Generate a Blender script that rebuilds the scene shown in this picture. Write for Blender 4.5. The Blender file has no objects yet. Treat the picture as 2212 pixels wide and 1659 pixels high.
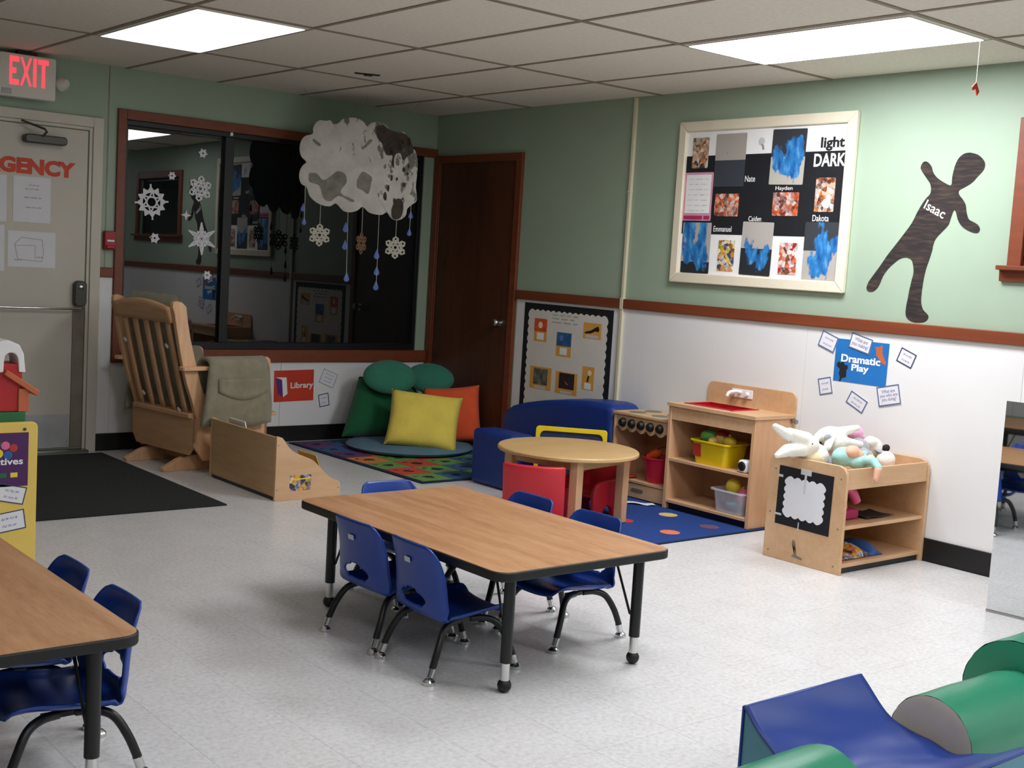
import bpy, bmesh, math, random
from mathutils import Vector, Matrix, Euler
random.seed(7)
PI = math.pi
rad = math.radians
SC = bpy.context.scene
COL = SC.collection

# ------------------------------------------------------------------ camera
CAM = Vector((-5.385, -7.549, 1.320))
YAW, PITCH, ROLL, FPX = rad(39.59), rad(-5.534), rad(3.472), 2659.1
fwd = Vector((math.sin(YAW)*math.cos(PITCH), math.cos(YAW)*math.cos(PITCH), math.sin(PITCH)))
r0 = Vector((math.cos(YAW), -math.sin(YAW), 0)); u0 = r0.cross(fwd)
rgt = r0*math.cos(ROLL) + u0*math.sin(ROLL)
upv = -r0*math.sin(ROLL) + u0*math.cos(ROLL)
cd = bpy.data.cameras.new('camera'); cam = bpy.data.objects.new('camera', cd); COL.objects.link(cam)
cd.sensor_width = 36; cd.sensor_fit = 'HORIZONTAL'; cd.lens = FPX/2212*36; cd.clip_start = .05
mw = Matrix.Identity(4)
for i in range(3):
    mw[i][0] = rgt[i]; mw[i][1] = upv[i]; mw[i][2] = -fwd[i]; mw[i][3] = CAM[i]
cam.matrix_world = mw
SC.camera = cam

# ------------------------------------------------------------------ world (night outside) and view
w = bpy.data.worlds.new('world'); SC.world = w; w.use_nodes = True
w.node_tree.nodes['Background'].inputs[0].default_value = (.010, .012, .016, 1)
w.node_tree.nodes['Background'].inputs[1].default_value = 1
SC.view_settings.view_transform = 'Standard'
SC.view_settings.look = 'None'
SC.view_settings.gamma = 1
SC.view_settings.use_curve_mapping = False
SC.view_settings.exposure = 0.08
SC.cycles.max_bounces = 5
SC.cycles.diffuse_bounces = 4
SC.cycles.glossy_bounces = 3
SC.cycles.transmission_bounces = 3
SC.cycles.transparent_max_bounces = 5
SC.cycles.use_adaptive_sampling = True
SC.cycles.adaptive_threshold = .025
SC.cycles.use_light_tree = False
SC.cycles.caustics_reflective = False
SC.cycles.caustics_refractive = False
SC.cycles.sample_clamp_indirect = 6
LIGHT_MAIN, LIGHT_DIM, LIGHT_REAR, LIGHT_LEFT = 25.0, 2.0, 14.0, 9.5      # brightness of the fluorescent panels

# ------------------------------------------------------------------ materials
def lin(c):
    if isinstance(c, str):
        c = tuple(int(c[i:i+2], 16)/255 for i in (0, 2, 4))
    return tuple(v/12.92 if v <= .04045 else ((v+.055)/1.055)**2.4 for v in c)
MATS = {}
class NT:
    def __init__(s, name):
        s.m = bpy.data.materials.new(name); s.m.use_nodes = True
        s.t = s.m.node_tree; s.b = s.t.nodes['Principled BSDF']
        MATS[name] = s.m
    def n(s, ty, **kw):
        o = s.t.nodes.new(ty)
        for k, v in kw.items(): setattr(o, k, v)
        return o
    def l(s, a, b): s.t.links.new(a, b)
    def coords(s, scale=(1, 1, 1), kind='Object', rot=(0, 0, 0), loc=(0, 0, 0)):
        tc = s.n('ShaderNodeTexCoord'); mp = s.n('ShaderNodeMapping')
        mp.inputs['Scale'].default_value = scale; mp.inputs['Rotation'].default_value = rot
        mp.inputs['Location'].default_value = loc
        s.l(tc.outputs[kind], mp.inputs[0]); return mp.outputs[0]
    def noise(s, co, scale=5, detail=4, rough=.55):
        o = s.n('ShaderNodeTexNoise'); s.l(co, o.inputs['Vector'])
        o.inputs['Scale'].default_value = scale; o.inputs['Detail'].default_value = detail
        o.inputs['Roughness'].default_value = rough; return o.outputs['Fac']
    def ramp(s, fac, stops, interp='LINEAR'):
        o = s.n('ShaderNodeValToRGB'); o.color_ramp.interpolation = interp
        e = o.color_ramp.elements
        while len(e) < len(stops): e.new(.5)
        for i, (p, c) in enumerate(stops):
            e[i].position = p; e[i].color = (*c, 1)
        s.l(fac, o.inputs[0]); return o.outputs['Color']
    def bump(s, fac, strength=.2, dist=.01):
        o = s.n('ShaderNodeBump'); o.inputs['Strength'].default_value = strength; o.inputs['Distance'].default_value = dist
        s.l(fac, o.inputs['Height']); s.l(o.outputs[0], s.b.inputs['Normal'])
    def math(s, op, a, b=None):
        o = s.n('ShaderNodeMath', operation=op)
        for i, v in enumerate((a, b)):
            if v is None: continue
            if isinstance(v, (int, float)): o.inputs[i].default_value = v
            else: s.l(v, o.inputs[i])
        return o.outputs[0]
    def mix(s, fac, a, b):
        o = s.n('ShaderNodeMix', data_type='RGBA')
        for k, v in ((0, fac), (6, a), (7, b)):
            if isinstance(v, (int, float)): o.inputs[k].default_value = v
            elif isinstance(v, tuple): o.inputs[k].default_value = (*v, 1)
            else: s.l(v, o.inputs[k])
        return o.outputs[2]

def mul(c, k): return tuple(min(1, v*k) for v in c)
def mat(name, col, rough=.5, metal=0, var=.08, scale=9, bump=0, bscale=60, spec=None, sheen=0, stretch=(1, 1, 1)):
    s = NT(name); c = lin(col)
    co = s.coords(stretch)
    s.l(s.ramp(s.noise(co, scale), [(.3, mul(c, 1-var)), (.7, mul(c, 1+var))]), s.b.inputs['Base Color'])
    s.b.inputs['Roughness'].default_value = rough; s.b.inputs['Metallic'].default_value = metal
    if spec is not None: s.b.inputs['Specular IOR Level'].default_value = spec
    if sheen: s.b.inputs['Sheen Weight'].default_value = sheen
    if bump: s.bump(s.noise(co, bscale, 3), bump, .004)
    return s.m
def wood(name, a, b, axis='x', rough=.45, scale=5, bump=.05, fine=40):
    s = NT(name); a, b = lin(a), lin(b)
    st = {'x': (.12, 1, 1), 'y': (1, .12, 1), 'z': (1, 1, .12)}[axis]
    co = s.coords(st)
    n1 = s.noise(co, scale, 5, .6); n2 = s.noise(co, fine, 3, .6)
    f = s.math('ADD', s.math('MULTIPLY', n1, .65), s.math('MULTIPLY', n2, .35))
    s.l(s.ramp(f, [(.36, a), (.62, b)]), s.b.inputs['Base Color'])
    s.b.inputs['Roughness'].default_value = rough
    s.bump(n2, bump, .003)
    return s.m

mat('green_paint', '9fb29c', .55, var=.03, scale=3)
mat('white_panel', 'e9e9e8', .42, var=.02, scale=2)
mat('seam_grey', 'b9bab8', .5)
mat('ceiling_tile', 'e6e0d3', .9, var=.05, scale=40)
mat('grid_tan', '8f8270', .6, var=.1)
mat('rail_brown', '7a3c22', .45, var=.14, scale=6, bump=.04, stretch=(1, .3, 4))
mat('black_vinyl', '0f0f10', .45, var=.1)
mat('black_rubber', '0c0c0d', .55)
mat('black_frame', '0d0f10', .4)
mat('metal_beige', 'd0c9ba', .45, var=.03)
mat('door_beige', 'cdc6b8', .5, var=.03, scale=4)
mat('kick_grey', 'b4b6b8', .4, metal=.3)
mat('strip_brown', '857c70', .45, var=.15, metal=.3)
mat('dark_metal', '4d4b47', .4, metal=.5)
mat('chrome', 'd8d8d6', .18, metal=1, var=.02)
mat('steel', 'a9a9a6', .3, metal=1, var=.05)
wood('door_brown', '442516', '603720', 'z', .45, 6)
mat('cream_plastic', 'd9d2b4', .5, var=.04)
wood('oak_laminate', 'b07d55', 'cb9c72', 'y', .32, 16, .02, 120)
wood('maple', 'cc9c72', 'dbb088', 'z', .42, 4, .03)
wood('maple_flat', 'cba076', 'dab48c', 'x', .42, 4, .03)
wood('maple_round', 'bb955f', 'cdaa76', 'x', .45, 4, .03)
wood('pine', 'daa678', 'ecc098', 'z', .5, 5, .04)
wood('pine_flat', 'c4946a', 'd8aa80', 'y', .5, 5, .04)
wood('maple_dull', 'bb9468', 'caa57a', 'y', .5, 5, .03)
mat('olive_fabric', '8c866f', .95, var=.16, scale=14, bump=.5, bscale=160, sheen=.3)
mat('blue_plastic', '163c90', .33, var=.05, scale=4)
mat('blue_foam', '123380', .42, var=.07, scale=5, bump=.1, bscale=14)
mat('teal_foam', '4d8496', .5, var=.06)
mat('grey_foam', 'c4b8a6', .6, var=.05)
mat('green_foam', '268060', .36, var=.06, scale=4, bump=.12, bscale=10)
mat('red_plastic', 'cb2431', .4, var=.05, scale=4)
mat('bucket_red', 'c81f3a', .4, var=.05)
mat('yellow_plastic', 'e6c714', .4, var=.04)
mat('yellow_paint', 'eac964', .5, var=.04)
mat('white_plastic', 'efefee', .4, var=.02)
mat('white_paper', 'e6e6ea', .8, var=.02)
mat('paper_grey', 'c9c9c9', .85, var=.04)
mat('cream_frame', 'e9e0c8', .45, var=.03)
mat('black_paper', '0d0f16', .85, var=.2)
mat('card_blue_edge', '5a6a90', .7, var=.08)
mat('card_green_edge', '7d9a94', .7, var=.08)
mat('card_navy_edge', '3a4468', .7, var=.08)
mat('ink_lilac', '9a94b8', .8)
mat('ink_grey', '8c8c98', .8)
mat('ink_green', '8fa79a', .8)
mat('ink_rose', 'b78a94', .8)
mat('ink_black', '16161c', .8)
mat('letter_white', 'f2f2f0', .7, var=.03)
mat('letter_red', 'd8492c', .6, var=.08)
mat('poster_blue', '2273bd', .5, var=.12, scale=5)
mat('poster_red', 'cc3b22', .5, var=.12, scale=5)
mat('poster_purple', '4c1c5a', .5, var=.1)
mat('book_purple', '5a2d78', .5)
mat('pink_border', 'd39aae', .7)
mat('magenta', 'b02a5e', .7)
mat('orange_card', 'e2a548', .8, var=.06)
mat('photo_red', 'd8502c', .6, var=.3, scale=30)
mat('photo_blue', '2b5f96', .6, var=.5, scale=14)
mat('photo_dark', '2a2026', .6, var=.5, scale=20)
mat('photo_grey', '6a665f', .6, var=.7, scale=22)
mat('sign_white', 'e2ded3', .5, var=.03)
mat('alarm_red', 'a51220', .4)
mat('green_dark_cloth', '0c5a33', .95, var=.1, scale=8, bump=.3, bscale=60, sheen=.2)
mat('green_cloth', '347e66', .95, var=.1, scale=8, bump=.35, bscale=40, sheen=.2)
mat('yellow_cloth', 'efd85e', .95, var=.08, scale=8, bump=.4, bscale=70, sheen=.1)
mat('orange_cloth', 'ea5c30', .95, var=.08, scale=8, bump=.3, bscale=50, sheen=.1)
mat('greyblue_cloth', '5f7f92', .95, var=.1, scale=10, bump=.3, bscale=50)
mat('rug_blue', '163b80', 1, var=.14, scale=60, bump=.5, bscale=300)
mat('rug_edge', '10223c', 1, var=.1)
mat('dot_yellow', 'd8c070', 1, var=.08, scale=40)
mat('dot_orange', 'e0764a', 1, var=.08, scale=40)
mat('dot_red', 'c62f3a', 1, var=.08, scale=40)
mat('dot_brown', '6a4a5a', 1, var=.08, scale=40)
mat('mat_black', '1e2120', 1, var=.35, scale=70, bump=.6, bscale=300)
mat('plush_white', 'efece2', 1, var=.03, bump=.6, bscale=120, sheen=.5)
mat('plush_grey', '9d9ea4', 1, var=.1, bump=.6, bscale=120, sheen=.5)
mat('plush_cream', 'eedfb8', 1, var=.05, bump=.5, bscale=120, sheen=.4)
mat('plush_pink', 'e9a9c4', 1, var=.06, bump=.5, bscale=120, sheen=.4)
mat('plush_aqua', 'a6d8d2', 1, var=.1, scale=30, bump=.5, bscale=120)
mat('plush_brown', '5c342c', 1, var=.15, bump=.5, bscale=120)
mat('plush_black', '25211f', 1, bump=.5, bscale=120)
mat('doll_skin', 'eeb498', .6, var=.04)
mat('toy_green', '5dab4a', .45, var=.08)
mat('toy_red', 'c0392b', .45, var=.1)
mat('toy_tan', 'd8b060', .5, var=.1)
mat('toy_yellow', 'ecd23c', .45, var=.06)
mat('toy_pink', 'e76a92', .45, var=.06)
mat('toy_orange', 'e2561f', .45, var=.08)
mat('toy_teal', '58a48e', .45, var=.08)
mat('toy_blue', '2c5fa8', .45, var=.1)
mat('barn_red', 'b31f24', .45, var=.06)
mat('barn_orange', 'c4683e', .5, var=.06)
mat('barn_green', '1f6a3a', .5, var=.06)
mat('drop_blue', '5f78c0', .7, var=.1)
mat('string_white', 'c9c6ba', .8)
s = NT('cloud_white'); tc = s.n('ShaderNodeTexCoord'); sp = s.n('ShaderNodeSeparateXYZ'); s.l(tc.outputs['Object'], sp.inputs[0])
n1 = s.noise(s.coords((16, 7, 1), rot=(0, 0, .3)), 1.3, 5, .6); n2 = s.noise(s.coords((5, 5, 1)), 1.6, 4, .6)
rgt_ = s.math('MULTIPLY', s.math('ADD', s.math('MULTIPLY', sp.outputs[0], 1.0), s.math('MULTIPLY', sp.outputs[1], .9)), .42)
mk = s.ramp(s.math('ADD', n1, rgt_), [(.62, (0, 0, 0)), (.66, (1, 1, 1))])
wh = s.ramp(n2, [(.35, lin('cfcbc2')), (.65, lin('e4e1d8'))])
s.l(s.mix(s.math('MULTIPLY', mk, .75), wh, lin('4a413a')), s.b.inputs['Base Color']); s.b.inputs['Roughness'].default_value = .85
s.bump(n2, .3, .02)
mat('cloud_paint', '4a4038', .85, var=.35, scale=25)
mat('cloud_paint_grey', '8f8a82', .85, var=.25, scale=25)
mat('glitter_flake', 'c8c4b4', .7, var=.1, scale=60)
mat('brown_flake', '8a6a50', .8, var=.15, scale=40)
mat('window_night', '05070a', .5)
mat('sink_red', 'b51a28', .4, var=.05)
mat('burner_green', '6d7a62', .5, var=.05)
mat('tray_navy', '14264f', .5, var=.25, scale=25)

# silhouette paper with streaky brush strokes
s = NT('brown_streaks'); co = s.coords((1.2, 9, 1))
s.l(s.ramp(s.noise(co, 7, 4), [(.32, lin('1b1617')), (.5, lin('2b2220')), (.70, lin('4a3a2e'))]), s.b.inputs['Base Color']); s.b.inputs['Roughness'].default_value = .85
# vinyl floor tile: mottled off white, waxed
s = NT('floor_tile'); co = s.coords((1, 1, 1), 'Object'); tc = s.n('ShaderNodeObjectInfo')
geo = s.n('ShaderNodeNewGeometry')
mp = s.n('ShaderNodeMapping'); s.l(geo.outputs['Position'], mp.inputs[0])
n1 = s.noise(mp.outputs[0], 60, 3, .65); n2 = s.noise(mp.outputs[0], 7.0, 2, .5)
f = s.math('ADD', s.math('MULTIPLY', n1, .8), s.math('MULTIPLY', n2, .2))
c1 = s.ramp(f, [(.34, lin('cbc9c7')), (.5, lin('d9d8d7')), (.66, lin('e2e2e2'))])
s.l(s.mix(s.math('MULTIPLY', tc.outputs['Random'], .10), c1, lin('d0ccc6')), s.b.inputs['Base Color'])
s.b.inputs['Roughness'].default_value = .27
# window glass at night: dark pane with a clean double-glazing reflection
s = NT('night_glass'); s.b.inputs['Base Color'].default_value = (.004, .006, .006, 1)
s.b.inputs['Roughness'].default_value = .012; s.b.inputs['IOR'].default_value = 1.72
s.bump(s.noise(s.coords(), 1.4, 2), .012, .02)
# mirror
s = NT('mirror_acrylic'); s.b.inputs['Base Color'].default_value = (.78, .80, .80, 1)
s.b.inputs['Metallic'].default_value = 1; s.b.inputs['Roughness'].default_value = .02
# translucent storage bin
s = NT('clear_plastic'); s.b.inputs['Base Color'].default_value = (.86, .86, .9, 1)
s.b.inputs['Roughness'].default_value = .25; s.b.inputs['Alpha'].default_value = .30
s = NT('clear_tape'); s.b.inputs['Base Color'].default_value = (.9, .9, .88, 1)
s.b.inputs['Roughness'].default_value = .2; s.b.inputs['Alpha'].default_value = .5
def emit(name, col, strength):
    s = NT(name); s.b.inputs['Base Color'].default_value = (*lin(col), 1)
    s.b.inputs['Emission Color'].default_value = (*lin(col), 1); s.b.inputs['Emission Strength'].default_value = strength
emit('lamp_main', 'f8f9ff', LIGHT_MAIN); emit('lamp_dim', 'f8f9ff', LIGHT_DIM); emit('lamp_rear', 'f8f9ff', LIGHT_REAR); emit('lamp_left', 'f8f9ff', LIGHT_LEFT)
emit('exit_glow', 'ff4a58', 1.0); MATS['exit_glow'].cycles.emission_sampling = 'NONE'

# children's paintings: two halves of paper with brushed blue
def painting(name, top, bot, split, amount, seed):
    s = NT(name); tc = s.n('ShaderNodeTexCoord'); sp = s.n('ShaderNodeSeparateXYZ'); s.l(tc.outputs['Object'], sp.inputs[0])
    base = s.mix(s.math('GREATER_THAN', sp.outputs[1], split), lin(bot), lin(top))
    co = s.coords((9, 5, 1), loc=(seed*3.1, seed*1.7, seed))
    n = s.noise(co, 1.0, 5, .55)
    r2 = s.math('ADD', s.math('MULTIPLY', sp.outputs[0], sp.outputs[0]), s.math('MULTIPLY', s.math('MULTIPLY', sp.outputs[1], sp.outputs[1]), .45))
    f = s.math('SUBTRACT', s.math('ADD', n, amount), s.math('MULTIPLY', r2, 14))
    mask = s.ramp(f, [(.53, (0, 0, 0)), (.57, (1, 1, 1))])
    n2 = s.noise(s.coords((14, 5, 1), loc=(seed, 0, 0)), 2.2, 4)
    blue = s.ramp(n2, [(.35, lin('0f4f94')), (.55, lin('2b82c4')), (.75, lin('7ab6da'))])
    s.l(s.mix(mask, base, blue), s.b.inputs['Base Color']); s.b.inputs['Roughness'].default_value = .75
painting('paint_a', 'a8a298', '363b44', 0.0, -.05, 1.3)
painting('paint_b', '2f3338', 'b8b4a6', 0.0, .15, 2.9)
painting('paint_c', 'b4ada2', '1a2126', -.08, .16, 4.4)
painting('paint_d', 'b6b0a8', '20242a', 0.0, .03, 5.2)
painting('paint_e', '33373c', 'b4ada4', 0.0, .10, 7.7)
# snapshots: patches of colour
def snapshot(name, stops, seed, scale=13):
    s = NT(name); co = s.coords((1, 1, 1), loc=(seed, seed*2.3, seed*.7))
    v = s.n('ShaderNodeTexVoronoi'); s.l(co, v.inputs['Vector']); v.inputs['Scale'].default_value = scale*3.2
    sp = s.n('ShaderNodeSeparateColor'); s.l(v.outputs['Color'], sp.inputs[0])
    n = s.noise(co, scale*2.5, 4)
    f = s.math('ADD', s.math('MULTIPLY', sp.outputs[0], .7), s.math('MULTIPLY', n, .4))
    st = [(.12+.7*i/(len(stops)-1), lin(c)) for i, c in enumerate(stops)]
    s.l(s.ramp(f, st), s.b.inputs['Base Color']); s.b.inputs['Roughness'].default_value = .35
snapshot('snap_1', ['4a3d36', '9a7a58', 'c8b49a', '2e2a2a', 'c46a34', 'd8cfc4'], 1)
snapshot('snap_2', ['e0b0a4', '3e2a26', 'd98a64', 'e8c8c0', '6a3c34', 'e06a3c'], 2)
snapshot('snap_3', ['e0b0a4', 'd98a64', '8a3a34', 'e8c8c0', '4a2c2a', 'e06a3c'], 3)
snapshot('snap_4', ['e6c8c0', '3a2824', 'd87a3c', 'efe6e0', '6a4438', 'e0b8a0'], 4)
snapshot('snap_5', ['e2d8d0', 'd8903c', '4a4038', 'e6c030', 'f0ece6', '3c4a6a'], 5)
snapshot('snap_6', ['3a2620', 'c02c34', 'e0c8bc', 'd86a34', '4a3e38', 'efe0da'], 6)
snapshot('label_print', ['20202a', 'c83a4a', 'e6b83a', '2a3c78', 'e8e0d8', '3a3a42'], 8, 14)
snapshot('fruit_print', ['1f5a34', 'c23a5a', 'e6d050', '1f2a5a', '4c1c5a', 'c83a2a'], 9, 12)

# ------------------------------------------------------------------ geometry helpers
INV = {}
def link(o, parent=None):
    COL.objects.link(o)
    if parent is not None:
        o.parent = parent; INV[o.name] = INV.get(parent.name, Matrix.Identity(4))
    return o
def tag(o, label=None, cat=None, group=None, kind=None):
    if label: o['label'] = label
    if cat: o['category'] = cat
    if group: o['group'] = group
    if kind: o['kind'] = kind
    return o
def thing(name, label, cat, loc=(0, 0, 0), rotz=0, group=None, matrix=None, kind=None):
    o = bpy.data.objects.new(name, None); o.empty_display_size = .1; COL.objects.link(o)
    m = matrix if matrix is not None else Matrix.Translation(loc) @ Matrix.Rotation(rotz, 4, 'Z')
    o.matrix_world = m; INV[o.name] = m.inverted()
    return tag(o, label, cat, group, kind)

class MB:
    def __init__(s): s.bm = bmesh.new(); s.mi = 0
    def _n(s): return len(s.bm.faces)
    def _m(s, n):
        if s.mi:
            s.bm.faces.ensure_lookup_table()
            for f in s.bm.faces[n:]: f.material_index = s.mi
        return s
    def faces(s, vs, fs):
        n = s._n(); v = [s.bm.verts.new(p) for p in vs]
        for f in fs:
            try: s.bm.faces.new([v[i] for i in f])
            except ValueError: pass
        return s._m(n)
    def box(s, x0, x1, y0, y1, z0, z1, M=None):
        vs = [Vector((x, y, z)) for x in (x0, x1) for y in (y0, y1) for z in (z0, z1)]
        if M is not None: vs = [M @ v for v in vs]
        return s.faces(vs, [(0, 1, 3, 2), (4, 6, 7, 5), (0, 4, 5, 1), (2, 3, 7, 6), (0, 2, 6, 4), (1, 5, 7, 3)])
    def bx(s, c, d, rot=None):
        M = Matrix.Translation(c)
        if rot is not None: M = M @ Euler(rot).to_matrix().to_4x4()
        return s.box(-d[0]/2, d[0]/2, -d[1]/2, d[1]/2, -d[2]/2, d[2]/2, M)
    def prism(s, pts, axis, a, b):
        def P(p, t): return {'x': (t, p[0], p[1]), 'y': (p[0], t, p[1]), 'z': (p[0], p[1], t)}[axis]
        k = len(pts); vs = [P(p, a) for p in pts]+[P(p, b) for p in pts]
        return s.faces(vs, [tuple(range(k)), tuple(range(2*k-1, k-1, -1))]+[(i, k+i, k+(i+1) % k, (i+1) % k) for i in range(k)])
    def rprism(s, pts, a, b): return s.prism(pts, 'z', a, b)
    def tube(s, path, r, seg=10, caps=True):
        path = [Vector(p) for p in path]; k = len(path)
        rs = r if isinstance(r, (list, tuple)) else [r]*k
        rings = []; prev = None
        for i, p in enumerate(path):
            t = (path[min(i+1, k-1)]-path[max(i-1, 0)]).normalized()
            if prev is None:
                a = Vector((0, 0, 1)) if abs(t.z) < .9 else Vector((1, 0, 0))
                nrm = t.cross(a).normalized()
            else:
                nrm = (prev - t*prev.dot(t)).normalized()
            prev = nrm; bn = t.cross(nrm)
            rings.append([p+(nrm*math.cos(2*PI*j/seg)+bn*math.sin(2*PI*j/seg))*rs[i] for j in range(seg)])
        vs = [v for rg in rings for v in rg]; fs = []
        for i in range(k-1):
            for j in range(seg):
                fs.append((i*seg+j, i*seg+(j+1) % seg, (i+1)*seg+(j+1) % seg, (i+1)*seg+j))
        if caps: fs += [tuple(range(seg-1, -1, -1)), tuple(range((k-1)*seg, k*seg))]
        return s.faces(vs, fs)
    def cyl(s, p0, p1, r, r1=None, seg=20): return s.tube([p0, p1], [r, r if r1 is None else r1], seg)
    def ball(s, c, r, seg=16, rings=10, rot=None):
        r = (r, r, r) if not isinstance(r, (tuple, list)) else r
        R = Euler(rot).to_matrix() if rot is not None else Matrix.Identity(3)
        c = Vector(c); vs = [c+R @ Vector((0, 0, r[2]))]
        for i in range(1, rings):
            th = PI*i/rings
            for j in range(seg):
                ph = 2*PI*j/seg
                vs.append(c+R @ Vector((r[0]*math.sin(th)*math.cos(ph), r[1]*math.sin(th)*math.sin(ph), r[2]*math.cos(th))))
        vs.append(c-R @ Vector((0, 0, r[2]))); e = len(vs)-1; fs = []
        for j in range(seg):
            fs.append((0, 1+j, 1+(j+1) % seg)); b = 1+(rings-2)*seg
            fs.append((e, b+(j+1) % seg, b+j))
        for i in range(rings-2):
            for j in range(seg):
                a = 1+i*seg; b = a+seg
                fs.append((a+j, b+j, b+(j+1) % seg, a+(j+1) % seg))
        return s.faces(vs, fs)
    def lathe(s, prof, c=(0, 0, 0), seg=28, M=None):
        vs = []; c = Vector(c)
        for r, z in prof:
            for j in range(seg):
                v = Vector((r*math.cos(2*PI*j/seg), r*math.sin(2*PI*j/seg), z))
                vs.append((M @ v if M is not None else v)+c)
        fs = []
        for i in range(len(prof)-1):
            for j in range(seg):
                fs.append((i*seg+j, i*seg+(j+1) % seg, (i+1)*seg+(j+1) % seg, (i+1)*seg+j))
        if prof[0][0] > 1e-5: fs.append(tuple(range(seg-1, -1, -1)))
        if prof[-1][0] > 1e-5: fs.append(tuple(range((len(prof)-1)*seg, len(prof)*seg)))
        return s.faces(vs, fs)
    def sheet(s, fn, nu, nv, closed_u=False):
        vs = [fn(i/nu, j/nv) for j in range(nv+1) for i in range(nu+1)]
        return s.faces(vs, [(j*(nu+1)+i, j*(nu+1)+i+1, (j+1)*(nu+1)+i+1, (j+1)*(nu+1)+i) for j in range(nv) for i in range(nu)])
    def ribbon(s, pts, wd, z=0.0, th=.0006):
        # flat polyline stroke in the local XY plane
        for a, b in zip(pts, pts[1:]):
            s.k = getattr(s, 'k', 0)+1; z += 4e-6*(s.k % 40)
            a, b = Vector((a[0], a[1])), Vector((b[0], b[1])); d = b-a
            if d.length < 1e-6: continue
            d.normalize(); n = Vector((-d.y, d.x))*wd/2; a = a-d*wd*.3; b = b+d*wd*.3
            s.prism([tuple(a+n), tuple(a-n), tuple(b-n), tuple(b+n)], 'z', z, z+th)
        return s
    def done(s, name, m, parent=None, bevel=0, smooth=True, seg=2, solid=0, sub=0, world=True, angle=38, merge=False, recalc=True, remesh=0):
        bm = s.bm
        if merge: bmesh.ops.remove_doubles(bm, verts=bm.verts, dist=1e-5)
        if recalc: bmesh.ops.recalc_face_normals(bm, faces=bm.faces)
        if parent is not None:
            if world: bm.transform(INV.get(parent.name, Matrix.Identity(4)))
            org = None
        else:
            vs = bm.verts; xs = [v.co.x for v in vs]; ys = [v.co.y for v in vs]; zs = [v.co.z for v in vs]
            org = Vector(((min(xs)+max(xs))/2, (min(ys)+max(ys))/2, min(zs)))
            bm.transform(Matrix.Translation(-org))
        me = bpy.data.meshes.new(name); bm.to_mesh(me); bm.free()
        for k in (m if isinstance(m, (list, tuple)) else [m]): me.materials.append(MATS[k])
        if smooth:
            me.polygons.foreach_set('use_smooth', [True]*len(me.polygons))
            if not remesh and not sub: me.set_sharp_from_angle(angle=rad(angle))
        o = bpy.data.objects.new(name, me); link(o, parent)
        if org is not None:
            o.location = org; INV[o.name] = Matrix.Translation(-org)
        if remesh:
            d = o.modifiers.new('remesh', 'REMESH'); d.mode = 'VOXEL'; d.voxel_size = remesh; d.use_smooth_shade = True
            d = o.modifiers.new('smooth', 'SMOOTH'); d.iterations = 6; d.factor = .5
        if solid:
            d = o.modifiers.new('solid', 'SOLIDIFY'); d.thickness = solid; d.offset = 0
        if bevel:
            d = o.modifiers.new('bevel', 'BEVEL'); d.width = bevel; d.segments = seg; d.limit_method = 'ANGLE'; d.angle_limit = rad(38)
            d.harden_normals = False
        if sub:
            d = o.modifiers.new('sub', 'SUBSURF'); d.levels = sub; d.render_levels = sub
        return o

def rrect(x0, x1, y0, y1, r, n=6):
    out = []
    for cx, cy, a in ((x1-r, y1-r, 0), (x0+r, y1-r, 90), (x0+r, y0+r, 180), (x1-r, y0+r, 270)):
        for i in range(n+1):
            t = rad(a+90*i/n); out.append((cx+r*math.cos(t), cy+r*math.sin(t)))
    return out
def smoothpath(pts, n=6):
    P = [Vector(p) for p in pts]; out = []
    for i in range(len(P)-1):
        p0, p1, p2, p3 = P[max(i-1, 0)], P[i], P[i+1], P[min(i+2, len(P)-1)]
        for k in range(n):
            t = k/n
            out.append(.5*((2*p1)+(p2-p0)*t+(2*p0-5*p1+4*p2-p3)*t*t+(3*p1-p0-3*p2+p3)*t**3))
    out.append(P[-1]); return out
def dup(o, parent=None):
    c = o.copy(); COL.objects.link(c); c.parent = parent
    if parent is not None: c.matrix_parent_inverse = o.matrix_parent_inverse
    for ch in o.children: dup(ch, c)
    return c
def dup_thing(o, loc, rotz, label):
    c = dup(o); c.matrix_world = Matrix.Translation(loc) @ Matrix.Rotation(rotz, 4, 'Z'); c['label'] = label
    return c
# frames for flat things: local X to the right, Y up, Z out of the wall
def frameR(y, z, off=0.0, ang=0.0):      # right wall, plane x = 0
    m = Matrix(((0, 0, -1, -off), (-1, 0, 0, y), (0, 1, 0, z), (0, 0, 0, 1)))
    return m @ Matrix.Rotation(rad(ang), 4, 'Z')
def frameL(x, z, off=0.0, ang=0.0):      # left wall, plane y = 0
    m = Matrix(((1, 0, 0, x), (0, 0, -1, -off), (0, 1, 0, z), (0, 0, 0, 1)))
    return m @ Matrix.Rotation(rad(ang), 4, 'Z')
def flat(name, label, cat, M, bmb, m, group=None, **kw):
    """a thing whose own mesh lies in the local XY plane of frame M"""
    o = bmb.done(name, m, parent=None, **kw)
    off = Vector(o.location); me = o.data
    me.transform(Matrix.Translation(off)); o.matrix_world = M; INV[o.name] = Matrix.Identity(4)
    return tag(o, label, cat, group)
def sub(name, mb, m, parent, **kw): return mb.done(name, m, parent, world=False, **kw)
TXT = {}
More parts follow.
